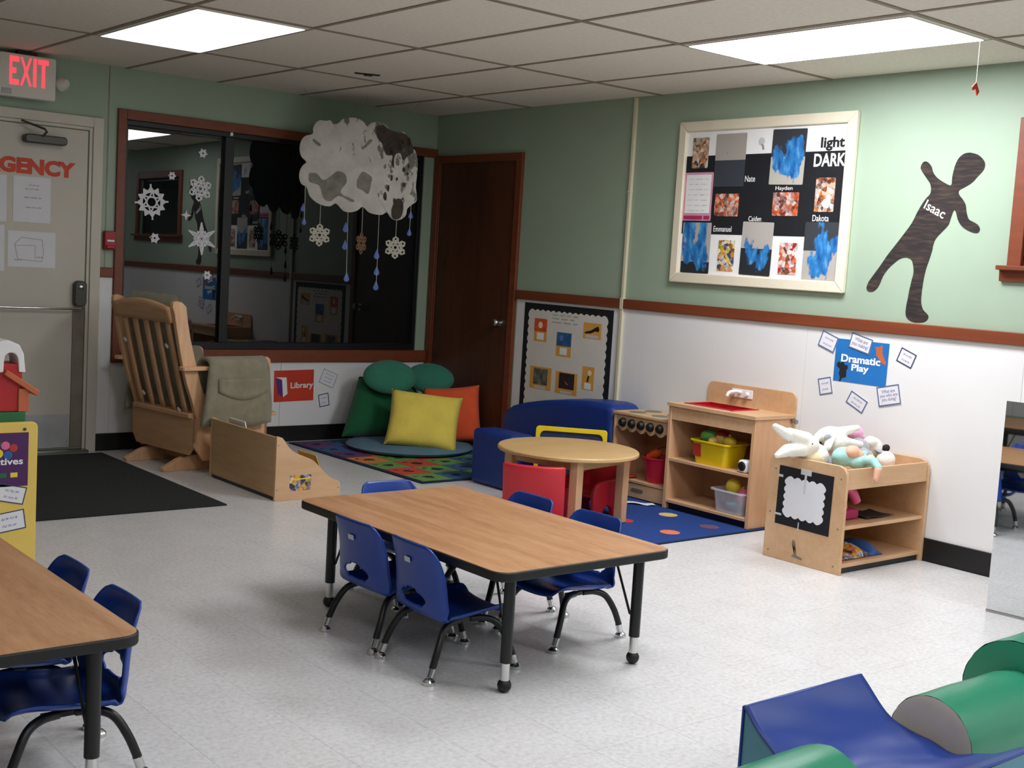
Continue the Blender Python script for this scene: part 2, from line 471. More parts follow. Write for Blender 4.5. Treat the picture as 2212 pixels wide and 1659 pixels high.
def text(name, body, m, parent, cx, cy, wd, ht, z=.001, bold=.0, th=.0008, ang=0, shear=0):
    key = (body, bold)
    if key not in TXT:
        cu = bpy.data.curves.new('t', 'FONT'); cu.body = body; cu.size = 1; cu.offset = bold; cu.align_x = 'CENTER'
        cu.resolution_u = 3; cu.space_line = .9
        ob = bpy.data.objects.new('t', cu); COL.objects.link(ob)
        dg = bpy.context.evaluated_depsgraph_get(); me = bpy.data.meshes.new_from_object(ob.evaluated_get(dg))
        COL.objects.unlink(ob); bpy.data.objects.remove(ob)
        TXT[key] = ([tuple(v.co) for v in me.vertices], [tuple(p.vertices) for p in me.polygons])
    vs, fs = TXT[key]
    x0, x1 = min(v[0] for v in vs), max(v[0] for v in vs); y0, y1 = min(v[1] for v in vs), max(v[1] for v in vs)
    R = Matrix.Rotation(rad(ang), 2)
    out = []
    for v in vs:
        p = R @ Vector(((v[0]-(x0+x1)/2)/(x1-x0)*wd, (v[1]-(y0+y1)/2)/(y1-y0)*ht))
        out.append((p.x+cx, p.y+cy, z))
    mb = MB(); mb.faces(out, fs)
    o = mb.done(name, m, parent, world=False, smooth=False, recalc=False)
    d = o.modifiers.new('thick', 'SOLIDIFY'); d.thickness = th; d.offset = 1
    return o
def scribble(mb, cx, cy, wd, ht, seed, lw=.0022, z=.001):
    rnd = random.Random(seed); x = cx-wd/2
    while x < cx+wd/2:
        L = min(rnd.uniform(.15, .38)*wd, cx+wd/2-x)
        if L < .04*wd: break
        n = max(3, int(L/(ht*.45))); pts = []
        for i in range(n+1):
            pts.append((x+L*i/n, cy+(ht*.5*(1 if i % 2 else -1))*rnd.uniform(.5, 1)))
        mb.ribbon(pts, lw, z); x += L+.09*wd
    return mb

H = 2.381
# ================================================================== SETTING
# floor: slab and 12 inch vinyl tiles
def inview(p, pad=60):
    d = Vector(p)-CAM; z = d.dot(fwd)
    if z < .3: return False
    x = 1106+FPX*d.dot(rgt)/z; y = 829.5-FPX*d.dot(upv)/z
    return -pad < x < 2212+pad and -pad < y < 1659+pad
mat('floor_joint', 'b5aca0', .7)
fl = MB().box(-8.3, .12, -11.3, .12, -.12, -.004).done('floor', 'floor_joint', smooth=False); tag(fl, 'pale mottled vinyl tile floor', None, kind='structure')
INVf = INV[fl.name]
T = .3048; g = .0004
tile_me = None; cands = []; rest = []
for i in range(27):
    for j in range(37):
        x = -.02-T*(i+.5); y = -.02-T*(j+.5)
        if x < -8.2 or y < -11.2: continue
        vis = any(inview((x+a*T/2, y+b*T/2, 0)) for a in (-1, 0, 1) for b in (-1, 0, 1))
        (cands if vis else rest).append((x, y))
cands.sort(key=lambda p: (Vector((p[0], p[1], 0))-CAM).length)
one, many = cands[:300], cands[300:]+rest
tb = MB().box(-T/2+g, T/2-g, -T/2+g, T/2-g, -.004, 0)
bmesh.ops.recalc_face_normals(tb.bm, faces=tb.bm.faces)
tile_me = bpy.data.meshes.new('tile'); tb.bm.to_mesh(tile_me); tb.bm.free(); tile_me.materials.append(MATS['floor_tile'])
fo = Vector(fl.location)
for x, y in one:
    o = bpy.data.objects.new('tile', tile_me); COL.objects.link(o); o.parent = fl; o.location = Vector((x, y, 0))-fo
mb = MB()
for x, y in many: mb.box(x-T/2+g, x+T/2-g, y-T/2+g, y+T/2-g, -.004, 0)
tag(mb.done('tile_field', 'floor_tile', fl, smooth=False), kind='stuff')

# ceiling: slab, mineral panels, T-bar grid
xs = [-(.547+.6096*i) for i in range(-1, 13)]; xs[0] = 0.0
ys = [-(1.06+1.2192*j) for j in range(-1, 9)]; ys[0] = 0.0
xs = [x for x in xs if x > -8.2]+[-8.2]; ys = [y for y in ys if y > -11.1]+[-11.2]
ce = MB().box(-8.3, .12, -11.3, .12, H+.08, H+.2).done('ceiling', 'seam_grey', smooth=False); tag(ce, 'suspended ceiling with tan grid', None, kind='structure')
LIGHTS = {(4, 1): 'lamp_dim', (1, 3): 'lamp_main', (4, 4): 'lamp_rear', (1, 6): 'lamp_main', (7, 5): 'lamp_left', (4, 7): 'lamp_left'}
pm = {}
for i in range(len(xs)-1):
    for j in range(len(ys)-1):
        if (i, j) in LIGHTS: continue
        wx, wy = xs[i]-xs[i+1], ys[j]-ys[j+1]; k = (round(wx, 3), round(wy, 3))
        if k not in pm:
            b = MB().box(-wx/2+.003, wx/2-.003, -wy/2+.003, wy/2-.003, 0, .014); bmesh.ops.recalc_face_normals(b.bm, faces=b.bm.faces)
            me = bpy.data.meshes.new('ceiling_panel'); b.bm.to_mesh(me); b.bm.free(); me.materials.append(MATS['ceiling_tile']); pm[k] = me
        o = bpy.data.objects.new('ceiling_panel', pm[k]); COL.objects.link(o); o.parent = ce
        o.location = Vector(((xs[i]+xs[i+1])/2, (ys[j]+ys[j+1])/2, H))-Vector(ce.location)
for x in xs[1:-1]: MB().box(x-.011, x+.011, -11.2, 0, H-.004, H+.03).done('grid_bar', 'grid_tan', ce, smooth=False)
for y in ys[1:-1]: MB().box(-8.2, 0, y-.011, y+.011, H-.005, H+.029).done('grid_bar', 'grid_tan', ce, smooth=False)
LBL = {(4, 1): 'bright square-looking fluorescent ceiling panel nearest the exit sign', (1, 3): 'long bright fluorescent ceiling panel above the framed board',
       (4, 4): 'fluorescent ceiling panel over the middle table', (1, 6): 'fluorescent ceiling panel beside the right window',
       (7, 5): 'fluorescent ceiling panel over the left table', (4, 7): 'fluorescent ceiling panel at the rear of the room'}
for (i, j), m in LIGHTS.items():
    x1, x0, y1, y0 = xs[i]-.012, xs[i+1]+.012, ys[j]-.012, ys[j+1]+.012
    t = thing('ceiling_light', LBL[(i, j)], 'ceiling light', ((x0+x1)/2, (y0+y1)/2, H), group='fluorescent ceiling panels')
    db = MB(); db.mi = 1; db.prism(rrect(x0+.016, x1-.016, y0+.016, y1-.016, .012, 2), 'z', H-.012, H-.004)
    db.bm.normal_update(); db.bm.faces.ensure_lookup_table()
    for f in db.bm.faces:
        if f.calc_center_median().z < H-.0115: f.material_index = 0
    db.done('diffuser', [m, 'sign_white'], t, smooth=False)
    mb = MB()
    mb.box(x0, x1, y0, y0+.016, H-.006, H+.03).box(x0, x1, y1-.016, y1, H-.006, H+.03)
    mb.box(x0, x0+.016, y0+.016, y1-.016, H-.006, H+.03).box(x1-.016, x1, y0+.016, y1-.016, H-.006, H+.03)
    mb.done('frame', 'sign_white', t)
    MB().box(x0+.016, x1-.016, y0+.016, y1-.016, H+.0, H+.03).done('housing', 'sign_white', t)

# walls
WX0, WX1, WZ0, WZ1 = -2.37, -.105, .640, 2.070
wl = MB().box(-8.3, WX0, 0, .12, 0, H+.08).box(WX1, 0, 0, .12, 0, H+.08).box(WX0, WX1, 0, .12, 0, WZ0).box(WX0, WX1, 0, .12, WZ1, H+.08)
wl = wl.done('wall_left', 'green_paint', smooth=False); tag(wl, 'green wall with the dark window and emergency door', None, kind='structure')
RY0, RY1, RZ0, RZ1 = -5.75, -4.645, 1.45, 2.06
wr = MB().box(0, .12, RY1, 0, 0, H+.08).box(0, .12, -11.3, RY0, 0, H+.08).box(0, .12, RY0, RY1, 0, RZ0).box(0, .12, RY0, RY1, RZ1, H+.08)
wr = wr.done('wall_right', 'green_paint', smooth=False); tag(wr, 'green over white wall with the framed board', None, kind='structure')
wre = MB().box(-8.3, .12, -11.42, -11.3, 0, H+.08).done('wall_rear', 'green_paint', smooth=False); tag(wre, 'green wall behind the viewer', None, kind='structure')
wsi = MB().box(-8.42, -8.3, -11.42, .12, 0, H+.08).done('wall_side', 'green_paint', smooth=False); tag(wsi, 'green side wall left of the view', None, kind='structure')
# white wainscot panels (4 ft sheets with thin seams)
MB().box(-2.515, -2.428, -.004, 0, .10, 1.09).done('wainscot_panel', 'white_panel', wl)
for a, b in ((-2.427, -1.222), (-1.219, -.001)): MB().box(a, b, -.004, 0, .10, .555).done('wainscot_panel', 'white_panel', wl)
y = -1.045
while y > -11.2:
    e = max(y-1.219, -11.29); MB().box(-.004, 0, e+.0015, y, .10, 1.095).done('wainscot_panel', 'white_panel', wr); y = e
for k in range(9): MB().box(-8.29+.92*k, -8.29+.92*(k+1)-.003, -11.3, -11.296, .1, 1.095).done('wainscot_panel', 'white_panel', wre)
for k in range(9): MB().box(-8.3, -8.296, -11.29+1.22*k, -11.29+1.22*(k+1)-.003, .1, 1.095).done('wainscot_panel', 'white_panel', wsi)
MB().box(-2.483, -2.477, -.0035, 0, 1.15, H).done('panel_seam', 'strip_brown', wl)
# chair rails and baseboards
o = MB().box(-.022, 0, -11.29, -1.032, 1.090, 1.150).done('trim_1', 'rail_brown', bevel=.004); tag(o, 'brown wooden chair rail along the right wall', None, kind='structure')
o = MB().box(-2.515, -2.427, -.02, 0, 1.090, 1.150).done('trim_2', 'rail_brown', bevel=.004); tag(o, 'short brown chair rail between door and window', None, kind='structure')
o = MB().box(-8.29, .0, -11.3, -11.28, 1.090, 1.150).done('trim_3', 'rail_brown', bevel=.004); tag(o, 'brown chair rail on the rear wall', None, kind='structure')
o = MB().box(-.014, 0, -11.29, -1.035, 0, .112).done('baseboard_right', 'black_vinyl', bevel=.003); tag(o, 'black vinyl baseboard of the right wall', None, kind='structure')
o = MB().box(-2.515, -.001, -.014, 0, 0, .108).done('baseboard_left', 'black_vinyl', bevel=.003); tag(o, 'black vinyl baseboard under the dark window', None, kind='structure')
# cable raceway on the right wall
o = MB().box(-.020, 0, -2.088, -2.064, .15, H-.004); o.box(-.024, 0, -2.091, -2.061, 1.085, 1.155).box(-.024, 0, -2.091, -2.061, 1.80, 1.815)
o = o.done('trim_4', 'cream_plastic', bevel=.003); tag(o, 'cream cable raceway running up the right wall', None, kind='structure')

# window_1 : dark sliding window
wn = thing('window_1', 'wide dark sliding window in the left wall', None, (-1.24, 0, WZ0), kind='structure')
mb = MB().box(WX0, WX1, .01, .10, WZ0, WZ0+.045).box(WX0, WX1, .01, .10, WZ1-.03, WZ1).box(WX0, WX0+.022, .01, .10, WZ0+.045, WZ1-.03).box(WX1-.03, WX1, .01, .10, WZ0+.045, WZ1-.03)
mb.done('window_frame', 'black_frame', wn, bevel=.002)
MB().box(-1.685, -1.622, .022, .085, WZ0+.045, WZ1-.03).done('mullion', 'black_frame', wn, bevel=.002)
def pane(a, b, tz, tx):
    M = Matrix.Translation(((a+b)/2, .06, (WZ0+WZ1)/2)) @ Matrix.Rotation(rad(tz), 4, 'Z') @ Matrix.Rotation(rad(tx), 4, 'X')
    h = (WZ1-WZ0)/2-.02
    MB().box(-(b-a)/2, (b-a)/2, -.003, .003, -h, h, M).done('pane', 'night_glass', wn, smooth=False)
pane(WX0+.015, -1.66, -.7, -.22); pane(-1.66, WX1-.02, -.7, -.22)
o = MB().box(-2.425, WX0, -.022, .012, .555, 2.130).box(WX0, -.001, -.022, .012, WZ1, 2.130).box(WX0, -.001, -.026, .012, .555, WZ0)
o.done('casing', 'rail_brown', wn, bevel=.003)
MB().box(-1.668, -1.645, -.006, .02, 2.045, 2.075).done('latch', 'chrome', wn, bevel=.003)
# window_2 : window at the right edge
w2 = thing('window_2', 'dark window with brown casing on the right wall', None, (0, -5.2, RZ0), kind='structure')
MB().box(-.022, .01, RY1, RY1+.068, RZ0, 2.125).box(-.022, .01, RY0-.068, RY0, RZ0, 2.125).box(-.022, .01, RY0, RY1, RZ1, 2.125).done('casing', 'rail_brown', w2, bevel=.003)
MB().prism([(-.06, 1.452), (-.06, 1.432), (-.024, 1.43), (-.020, 1.38), (0, 1.38), (.01, 1.452)], 'y', RY0-.1, -4.545).done('sill', 'rail_brown', w2, bevel=.002)
MB().box(.05, .056, RY0, RY1, RZ0, RZ1).done('pane', 'night_glass', w2, smooth=False)
MB().box(.035, .075, RY0, RY0+.03, RZ0, RZ1).box(.035, .075, RY1-.03, RY1, RZ0, RZ1).box(.035, .075, RY0, RY1, RZ0, RZ0+.03).box(.035, .075, RY0, RY1, RZ1-.03, RZ1).done('window_frame', 'black_frame', w2)
# door_1 : brown closet door by the corner
d1 = thing('door_1', 'dark brown wooden door beside the corner', None, (0, -.52, 0), kind='structure')
MB().box(-.010, 0, -.957, -.088, .01, 2.022).done('door_leaf', 'door_brown', d1, bevel=.002)
mb = MB().box(-.024, 0, -1.030, -.968, 0, 2.080).box(-.024, 0, -.075, -.012, 0, 2.080).box(-.024, 0, -.968, -.075, 2.026, 2.080)
mb.box(-.016, 0, -.968, -.957, 0, 2.03).box(-.016, 0, -.088, -.075, 0, 2.03).done('casing', 'rail_brown', d1, bevel=.003)
Mx = Matrix.Rotation(-PI/2, 4, 'Y')
kn = MB().lathe([(.0, .062), (.016, .062), (.026, .054), (.030, .042), (.026, .030), (.014, .022), (.012, .008), (.030, .006), (.032, .0)], (-.010, -.88, .913), 20, Mx).done('door_knob', 'chrome', d1)
# door_2 : emergency exit door
d2 = thing('door_2', 'beige metal emergency exit door with push bar', None, (-3.1, 0, 0), kind='structure')
mb = MB().box(-2.580, -2.517, -.030, 0, 0, 2.055).box(-3.68, -2.580, -.030, 0, 1.995, 2.055).box(-3.68, -3.617, -.03, 0, 0, 1.995)
mb.box(-2.600, -2.580, -.018, 0, 0, 1.995).box(-3.617, -2.600, -.018, 0, 1.975, 1.995)
mb.done('door_frame', 'metal_beige', d2, bevel=.003)
MB().box(-3.6, -2.606, -.012, 0, .03, 1.970).done('door_leaf', 'door_beige', d2, bevel=.002)
MB().box(-3.58, -2.680, -.0145, -.010, .035, .238).done('kick_plate', 'kick_grey', d2)
MB().box(-2.676, -2.604, -.020, -.010, .035, .895).done('latch_cover', 'strip_brown', d2, bevel=.003)
MB().box(-3.6, -2.58, -.09, 0, 0, .022).done('threshold', 'steel', d2, bevel=.004)
pb = MB().prism(rrect(-2.680, -2.606, .905, 1.062, .03), 'y', -.060, -.012).done('latch_case', 'dark_metal', d2, bevel=.006)
MB().ball((-2.643, -.062, 1.025), (.018, .008, .014), 12, 8).done('keyhole', 'chrome', pb)
MB().tube([(-3.5, -.012, .893), (-3.48, -.08, .893), (-3.45, -.092, .893), (-2.66, -.092, .893), (-2.635, -.08, .895), (-2.628, -.05, .91)], .0075, 10).done('push_bar', 'chrome', d2)
cl = MB().prism(rrect(-3.0, -2.752, 1.862, 1.912, .02), 'y', -.075, -.012).done('door_closer', 'dark_metal', d2, bevel=.006)
MB().tube([(-2.90, -.08, 1.905), (-2.885, -.10, 1.93), (-2.90, -.11, 1.945), (-3.02, -.06, 1.985)], .007, 8).done('closer_arm', 'dark_metal', cl)
rt = thing('lettering_strip', 'red-orange EMERGENCY lettering across the top of the exit door', 'lettering', matrix=frameL(-3.056, 1.727, .0125, -.6))
INV[rt.name] = Matrix.Identity(4)
text('letters', 'EMERGENCY', 'letter_red', rt, 0, 0, .752, .094, bold=.055)
# papers on the door
def paper(name, label, cat, M, wd, ht, m='white_paper', lines=(), ink='ink_grey', group=None, seed=1):
    o = flat(name, label, cat, M, MB().box(-wd/2, wd/2, -ht/2, ht/2, 0, .001), m, group, smooth=False)
    if lines:
        mb = MB()
        for k, (lx, ly, lw, lh) in enumerate(lines): scribble(mb, lx, ly, lw, lh, seed*10+k)
        sub('writing', mb, ink, o, smooth=False)
    return o
o = paper('notice_sheet', 'white portrait notice sheet under the EMERGENCY lettering', 'paper', frameL(-2.934, 1.530, .0130, .5), .218, .270, 'white_paper', [(.01, .085, .06, .010), (0, .062, .08, .008)], 'ink_rose', 'notices on the exit door')
mb = MB(); scribble(mb, .005, .012, .10, .008, 5); scribble(mb, .01, -.046, .09, .008, 6); sub('typing', mb, 'ink_grey', o, smooth=False)
o = paper('floor_plan_sheet', 'white landscape sheet with a faint floor plan on the exit door', 'paper', frameL(-2.929, 1.236, .0130, 0), .280, .212, 'white_paper', group='notices on the exit door')
mb = MB(); mb.ribbon([(-.10, .03), (-.06, .07), (.06, .06), (.07, -.02), (.06, -.07), (-.08, -.06), (-.10, .03)], .0025, .001).ribbon([(-.1, .02), (.02, .025), (.02, -.06)], .002, .001)
scribble(mb, .05, -.045, .04, .008, 3); scribble(mb, -.075, -.065, .05, .01, 4); sub('drawing', mb, 'ink_grey', o, smooth=False)
paper('notice_sheet', 'white notice at the left frame edge beside the portrait notice', 'paper', frameL(-3.188, 1.526, .0130, .8), .216, .27, 'white_paper', [(0, .08, .1, .01)], 'ink_rose', 'notices on the exit door')
paper('notice_sheet', 'white notice at the left frame edge beside the floor plan', 'paper', frameL(-3.192, 1.236, .0130, .5), .21, .27, 'white_paper', [(0, .08, .1, .01)], 'ink_grey', 'notices on the exit door')
# fire alarm pull station
t = thing('fire_alarm_pull', 'small red fire alarm pull station beside the window casing', 'fire alarm', (-2.458, -.0, 1.26))
MB().prism(rrect(-2.498, -2.428, 1.262, 1.376, .008), 'y', -.045, -.004).done('housing', 'alarm_red', t, bevel=.004)
MB().box(-2.486, -2.440, -.052, -.045, 1.310, 1.322).done('handle', 'letter_white', t, bevel=.002)
MB().box(-2.490, -2.436, -.056, -.045, 1.268, 1.290).done('cover', 'alarm_red', t, bevel=.004)
# exit sign
t = thing('exit_sign', 'white box exit sign with glowing red letters under the ceiling', 'exit sign', (-3.0, -.09, 2.11))
MB().prism(rrect(-3.168, -2.848, 2.108, 2.352, .012), 'y', -.125, -.055).done('housing', 'sign_white', t, bevel=.004)
MB().box(-3.06, -2.95, -.10, -.05, 2.352, H-.005).done('shadow_gap_block', 'black_frame', t)  # black block standing in for the shadow between sign and ceiling
MB().box(-3.05, -2.96, -.055, -.0, 2.18, 2.30).done('wall_mount', 'sign_white', t)
fr = bpy.data.objects.new('letter_face', None); COL.objects.link(fr); fr.parent = t; fr.matrix_parent_inverse = Matrix.Identity(4)
COL.objects.unlink(fr); bpy.data.objects.remove(fr)
E_ = [[(0, 0), (.17, 0), (.17, .03), (.045, .03), (.045, .065), (.12, .065), (.12, .095), (.045, .095), (.045, .13), (.17, .13), (.17, .16), (0, .16)]]
def exit_letter(polys, x, wd):
    mb = MB()
    for P in polys: mb.prism([(-3.112+(x+p[0]*wd+3.075)*.905, 2.176+p[1]) for p in P], 'y', -.1265, -.1252)
    return mb.done('letter', 'exit_glow', t, smooth=False)
exit_letter(E_, -3.075, .34)
exit_letter([[(0, 0), (.18, 0), (.5, .06), (.82, 0), (1, 0), (.62, .08), (1, .16), (.82, .16), (.5, .10), (.18, .16), (0, .16), (.38, .08)]], -3.008, .070)
exit_letter([[(0, 0), (.02, 0), (.02, .16), (0, .16)]], -2.928, 1)
exit_letter([[(.024, 0), (.044, 0), (.044, .132), (.066, .132), (.066, .16), (0, .16), (0, .132), (.024, .132)]], -2.898, 1)
MB().box(-3.155, -3.10, -.128, -.125, 2.118, 2.152).done('test_panel', 'seam_grey', t)
hd = MB().lathe([(0, .05), (.02, .05), (.036, .03), (.042, 0), (.036, -.004), (0, -.004)], (-2.806, -.09, 2.215), 20, Euler((rad(80), 0, rad(25))).to_matrix().to_4x4()).done('lamp_head', 'sign_white', t)
MB().ball((-2.80, -.115, 2.213), (.024, .02, .028), 14, 8).done('lamp_lens', 'chrome', hd)
MB().cyl((-2.852, -.09, 2.215), (-2.82, -.09, 2.215), .012).done('lamp_arm', 'sign_white', t)
# small dark clip on the ceiling grid and hanging red ornament
o = MB().box(-.075, .075, -.012, .012, -.008, 0, Matrix.Translation((-1.435, -1.27, H)) @ Matrix.Rotation(rad(-22), 4, 'Z')); o.box(-.02, .03, -.016, .016, -.014, -.008, Matrix.Translation((-1.435, -1.27, H)) @ Matrix.Rotation(rad(-22), 4, 'Z'))
tag(o.done('ceiling_clip', 'black_frame', bevel=.003), 'small dark clip stuck to the ceiling panels above the cloud', 'clip')
t = thing('paper_ornament', 'tiny red paper ornament hanging from the right ceiling light', 'ornament', (-.60, -4.684, 2.14))
MB().tube([(-.60, -4.684, 2.372), (-.60, -4.684, 2.18)], .0012, 6).done('string', 'string_white', t)
MB().prism([(-.60+a, 2.170+b) for a, b in ((-.03, 0), (0, .025), (.028, -.012), (.012, -.03), (0, -.002), (-.02, -.012))], 'y', -4.686, -4.682).done('paper', 'toy_red', t, smooth=False)

# ================================================================== WALL DISPLAYS
# framed board
t = thing('bulletin_board', 'cream framed bulletin board headed light and DARK', 'bulletin board', matrix=frameR(-3.083, 1.741, 0)); INV[t.name] = Matrix.Identity(4)
W2, H2, fw = .615, .466, .058
for nm, P in (('frame_rail', [(-W2, H2), (W2, H2), (W2-fw, H2-fw), (-W2+fw, H2-fw)]), ('frame_rail', [(-W2, -H2), (-W2+fw, -H2+fw), (W2-fw, -H2+fw), (W2, -H2)]),
              ('frame_stile', [(-W2, -H2), (-W2, H2), (-W2+fw, H2-fw), (-W2+fw, -H2+fw)]), ('frame_stile', [(W2, -H2), (W2-fw, -H2+fw), (W2-fw, H2-fw), (W2, H2)])):
    sub(nm, MB().prism(P, 'z', 0, .030), 'cream_frame', t, bevel=.006)
sub('white_backing', MB().box(-W2+fw, W2-fw, -H2+fw, H2-fw, .004, .010), 'letter_white', t, smooth=False)
sub('black_backing', MB().box(-W2+fw+.001, W2-fw-.001, -.180, .268, .010, .0108), 'black_paper', t, smooth=False)
def onboard(y, z): return (-(y+3.083), z-1.741)
def btext(body, y, z, wd, ht, m='letter_white', bold=.0, nm='lettering'):
    cx, cy = onboard(y, z); text(nm, body, m, t, cx, cy, wd, ht, z=.0112, bold=bold)
btext('light', -3.548, 2.046, .150, .072, 'ink_black', .03)
btext('DARK', -3.537, 1.963, .200, .068, 'letter_white', .025)
for nme, y, z, wd, ht in (('Nate', -3.013, 1.873, .072, .034), ('Hayden', -3.254, 1.816, .115, .028), ('Dakota', -3.510, 1.660, .104, .034), ('Emmanuel', -2.840, 1.593, .134, .032), ('Caiden', -3.069, 1.653, .09, .028)):
    btext(nme, y, z, wd, ht, 'letter_white', .004, 'name_lettering')
bz = sub('bulb_drawing', MB().lathe([(0, 0), (.018, 0), (.022, .0004), (.018, .0008), (0, .0008)], (.012-.02, 2.075-1.741, .011), 20), 'paper_grey', t)
sub('bulb_base', MB().prism([(-.008, .0), (.008, -.008), (.015, -.03), (.003, -.036)], 'z', .0112, .0118), 'ink_grey', t).location = (.0, .322, 0)
def pinned(name, label, cat, y, z, wd, ht, m, grp, off=.0118, bord=None, ang=0):
    o = flat(name, label, cat, frameR(y, z, off, ang), MB().prism(rrect(-wd/2, wd/2, -ht/2, ht/2, .006, 3), 'z', 0, .0012), m, grp, smooth=False); return o
G = 'photo prints on the framed board'
pinned('photo_print', 'small brownish snapshot in the top left corner of the framed board', 'photo', -2.632, 2.026, .123, .174, 'snap_1', G)
pinned('photo_print', 'pinkish group snapshot left of centre on the framed board', 'photo', -2.857, 1.728, .176, .127, 'snap_2', G)
pinned('photo_print', 'pinkish group snapshot right of centre on the framed board', 'photo', -3.272, 1.733, .173, .126, 'snap_3', G)
o = pinned('photo_print', 'tall snapshot with white plate at the right of the framed board', 'photo', -3.525, 1.782, .123, .178, 'snap_4', G)
sub('plate_spot', MB().lathe([(0, .0004), (.026, .0004), (.026, 0)], (.014, -.045, .0012), 18), 'letter_white', o)
pinned('photo_print', 'yellowish snapshot on white at the bottom left of the board', 'photo', -2.881, 1.443, .119, .173, 'snap_5', G)
pinned('photo_print', 'reddish snapshot on white at the bottom right of the board', 'photo', -3.317, 1.441, .120, .170, 'snap_6', G)
G = 'blue paintings on the framed board'
pinned('child_painting', 'grey over charcoal painting with few blue dabs at top left', 'painting', -2.859, 1.979, .222, .296, 'paint_a', G)
pinned('child_painting', 'blue painting on dark over pale paper at the top of the board', 'painting', -3.264, 1.986, .228, .297, 'paint_b', G, ang=-1)
pinned('child_painting', 'heavy blue painting in the bottom left corner of the board', 'painting', -2.649, 1.481, .218, .292, 'paint_c', G)
pinned('child_painting', 'pale over black painting at the bottom middle of the board', 'painting', -3.096, 1.488, .218, .294, 'paint_d', G, ang=-1)
pinned('child_painting', 'bright blue splash painting in the bottom right corner of the board', 'painting', -3.524, 1.488, .214, .302, 'paint_e', G)
o = pinned('printed_notice', 'pink bordered printed page at the left edge of the framed board', 'notice', -2.636, 1.776, .218, .277, 'pink_border', None)
sub('page', MB().box(-.095, .095, -.095, .125, .0012, .0018), 'letter_white', o, smooth=False)
sub('footer_bar', MB().box(-.10, .045, -.132, -.110, .0012, .0018).box(.055, .10, -.132, -.110, .0012, .0018), 'magenta', o, smooth=False)
for k in range(7): sub('writing_line', scribble(MB(), 0, .10-.03*k, .15, .006, 40+k, .0012, .0019), 'paper_grey', o, smooth=False)

# scalloped science poster below the rail
def scallop(x0, x1, y0, y1, px, py, amp):
    """rectangle outline with scalloped edges (inner sheet)"""
    pts = []
    def side(a, b, n, ox, oy):
        for i in range(n*6):
            t_ = i/(n*6); k = abs(math.sin(PI*t_*n))*amp
            pts.append((a[0]+(b[0]-a[0])*t_-ox*k+ox*amp, a[1]+(b[1]-a[1])*t_-oy*k+oy*amp))
    nx, ny = max(2, round((x1-x0)/px)), max(2, round((y1-y0)/py))
    e = amp; side((x0+e, y0), (x1-e, y0), nx, 0, 1); side((x1, y0+e), (x1, y1-e), ny, -1, 0); side((x1-e, y1), (x0+e, y1), nx, 0, -1); side((x0, y1-e), (x0, y0+e), ny, 1, 0)
    return pts
t = thing('science_poster', 'white poster with black scalloped border between door and raceway', 'poster', matrix=frameR(-1.566, .70, .0045)); INV[t.name] = Matrix.Identity(4)
sub('border', MB().box(-.433, .433, -.37, .372, 0, .0015), 'black_paper', t, smooth=False)
sub('sheet', MB().prism(scallop(-.390, .390, -.335, .333, .055, .055, .012), 'z', .0015, .0024), 'sign_white', t, smooth=False)
def onp(y, z): return (-(y+1.566), z-.70)
for nm, y, z, wd, ht, m, ty, tz, tw, th_ in (('sun_card', -1.312, .895, .130, .150, 'photo_red', -1.309, .930, .125, .085), ('moon_card', -1.551, .818, .147, .157, 'photo_blue', -1.552, .853, .141, .088),
        ('flashlight_card', -1.815, .929, .167, .102, None, 0, 0, 0, 0), ('mirror_card', -1.339, .576, .218, .150, 'photo_grey', -1.339, .586, .143, .108), ('fire_card', -1.599, .569, .213, .144, 'photo_dark', -1.602, .583, .149, .103), ('bulb_card', -1.804, .624, .113, .150, None, 0, 0, 0, 0)):
    cx, cy = onp(y, z)
    c = sub('picture_card', MB().box(cx-wd/2, cx+wd/2, cy-ht/2, cy+ht/2, .0024, .003), 'orange_card', t, smooth=False)
    if m:
        a, b = onp(ty, tz); sub('picture', MB().box(a-tw/2, a+tw/2, b-th_/2, b+th_/2, .003, .0036), m, c, smooth=False)
        if nm in ('sun_card', 'moon_card'): sub('caption', MB().box(cx-.035, cx+.035, cy-ht/2+.012, cy-ht/2+.058, .003, .0036), 'letter_white', c, smooth=False)
        if nm == 'sun_card': sub('sun', MB().lathe([(0, .0044), (.022, .0042), (.022, .0036)], (a, b, 0), 16), 'plush_cream', c)
        if nm == 'moon_card': sub('moon', MB().lathe([(0, .0044), (.02, .0042), (.02, .0036)], (a-.025, b+.008, 0), 16), 'drop_blue', c)
        if nm == 'fire_card': sub('flame', MB().prism([(-.02, .01), (.0, -.012), (.016, -.016), (.006, -.004)], 'z', .0036, .0042), 'toy_orange', c).location = (a, b-.01, 0)
        if nm in ('mirror_card', 'fire_card'): sub('caption', MB().box(cx-.055, cx+.055, cy-ht/2+.004, cy-ht/2+.02, .003, .0034), 'paper_grey', c, smooth=False)
    elif nm == 'flashlight_card':
        sub('flashlight', MB().prism([(-.068, -.022), (-.01, -.008), (.025, .01), (.055, .022), (.066, .0), (.06, -.014), (.03, -.012), (-.01, -.028), (-.066, -.032)], 'z', .003, .0036), 'ink_black', c).location = (cx, cy+.012, 0)
        sub('caption', MB().box(cx-.06, cx+.06, cy-.046, cy-.026, .003, .0034), 'paper_grey', c, smooth=False)
    else:
        sub('bulb', MB().lathe([(0, .0042), (.018, .004), (.018, .003)], (cx+.012, cy+.035, 0), 16), 'plush_cream', c)
        sub('bulb_base', MB().prism([(-.004, .02), (.012, .02), (.004, -.02), (-.01, -.016)], 'z', .003, .0036), 'ink_black', c).location = (cx, cy-.005, 0)
        sub('caption', MB().box(cx-.03, cx+.03, cy-.07, cy-.03, .003, .0036), 'letter_white', c, smooth=False)
mb = MB(); a, b = onp(-1.549, .985)
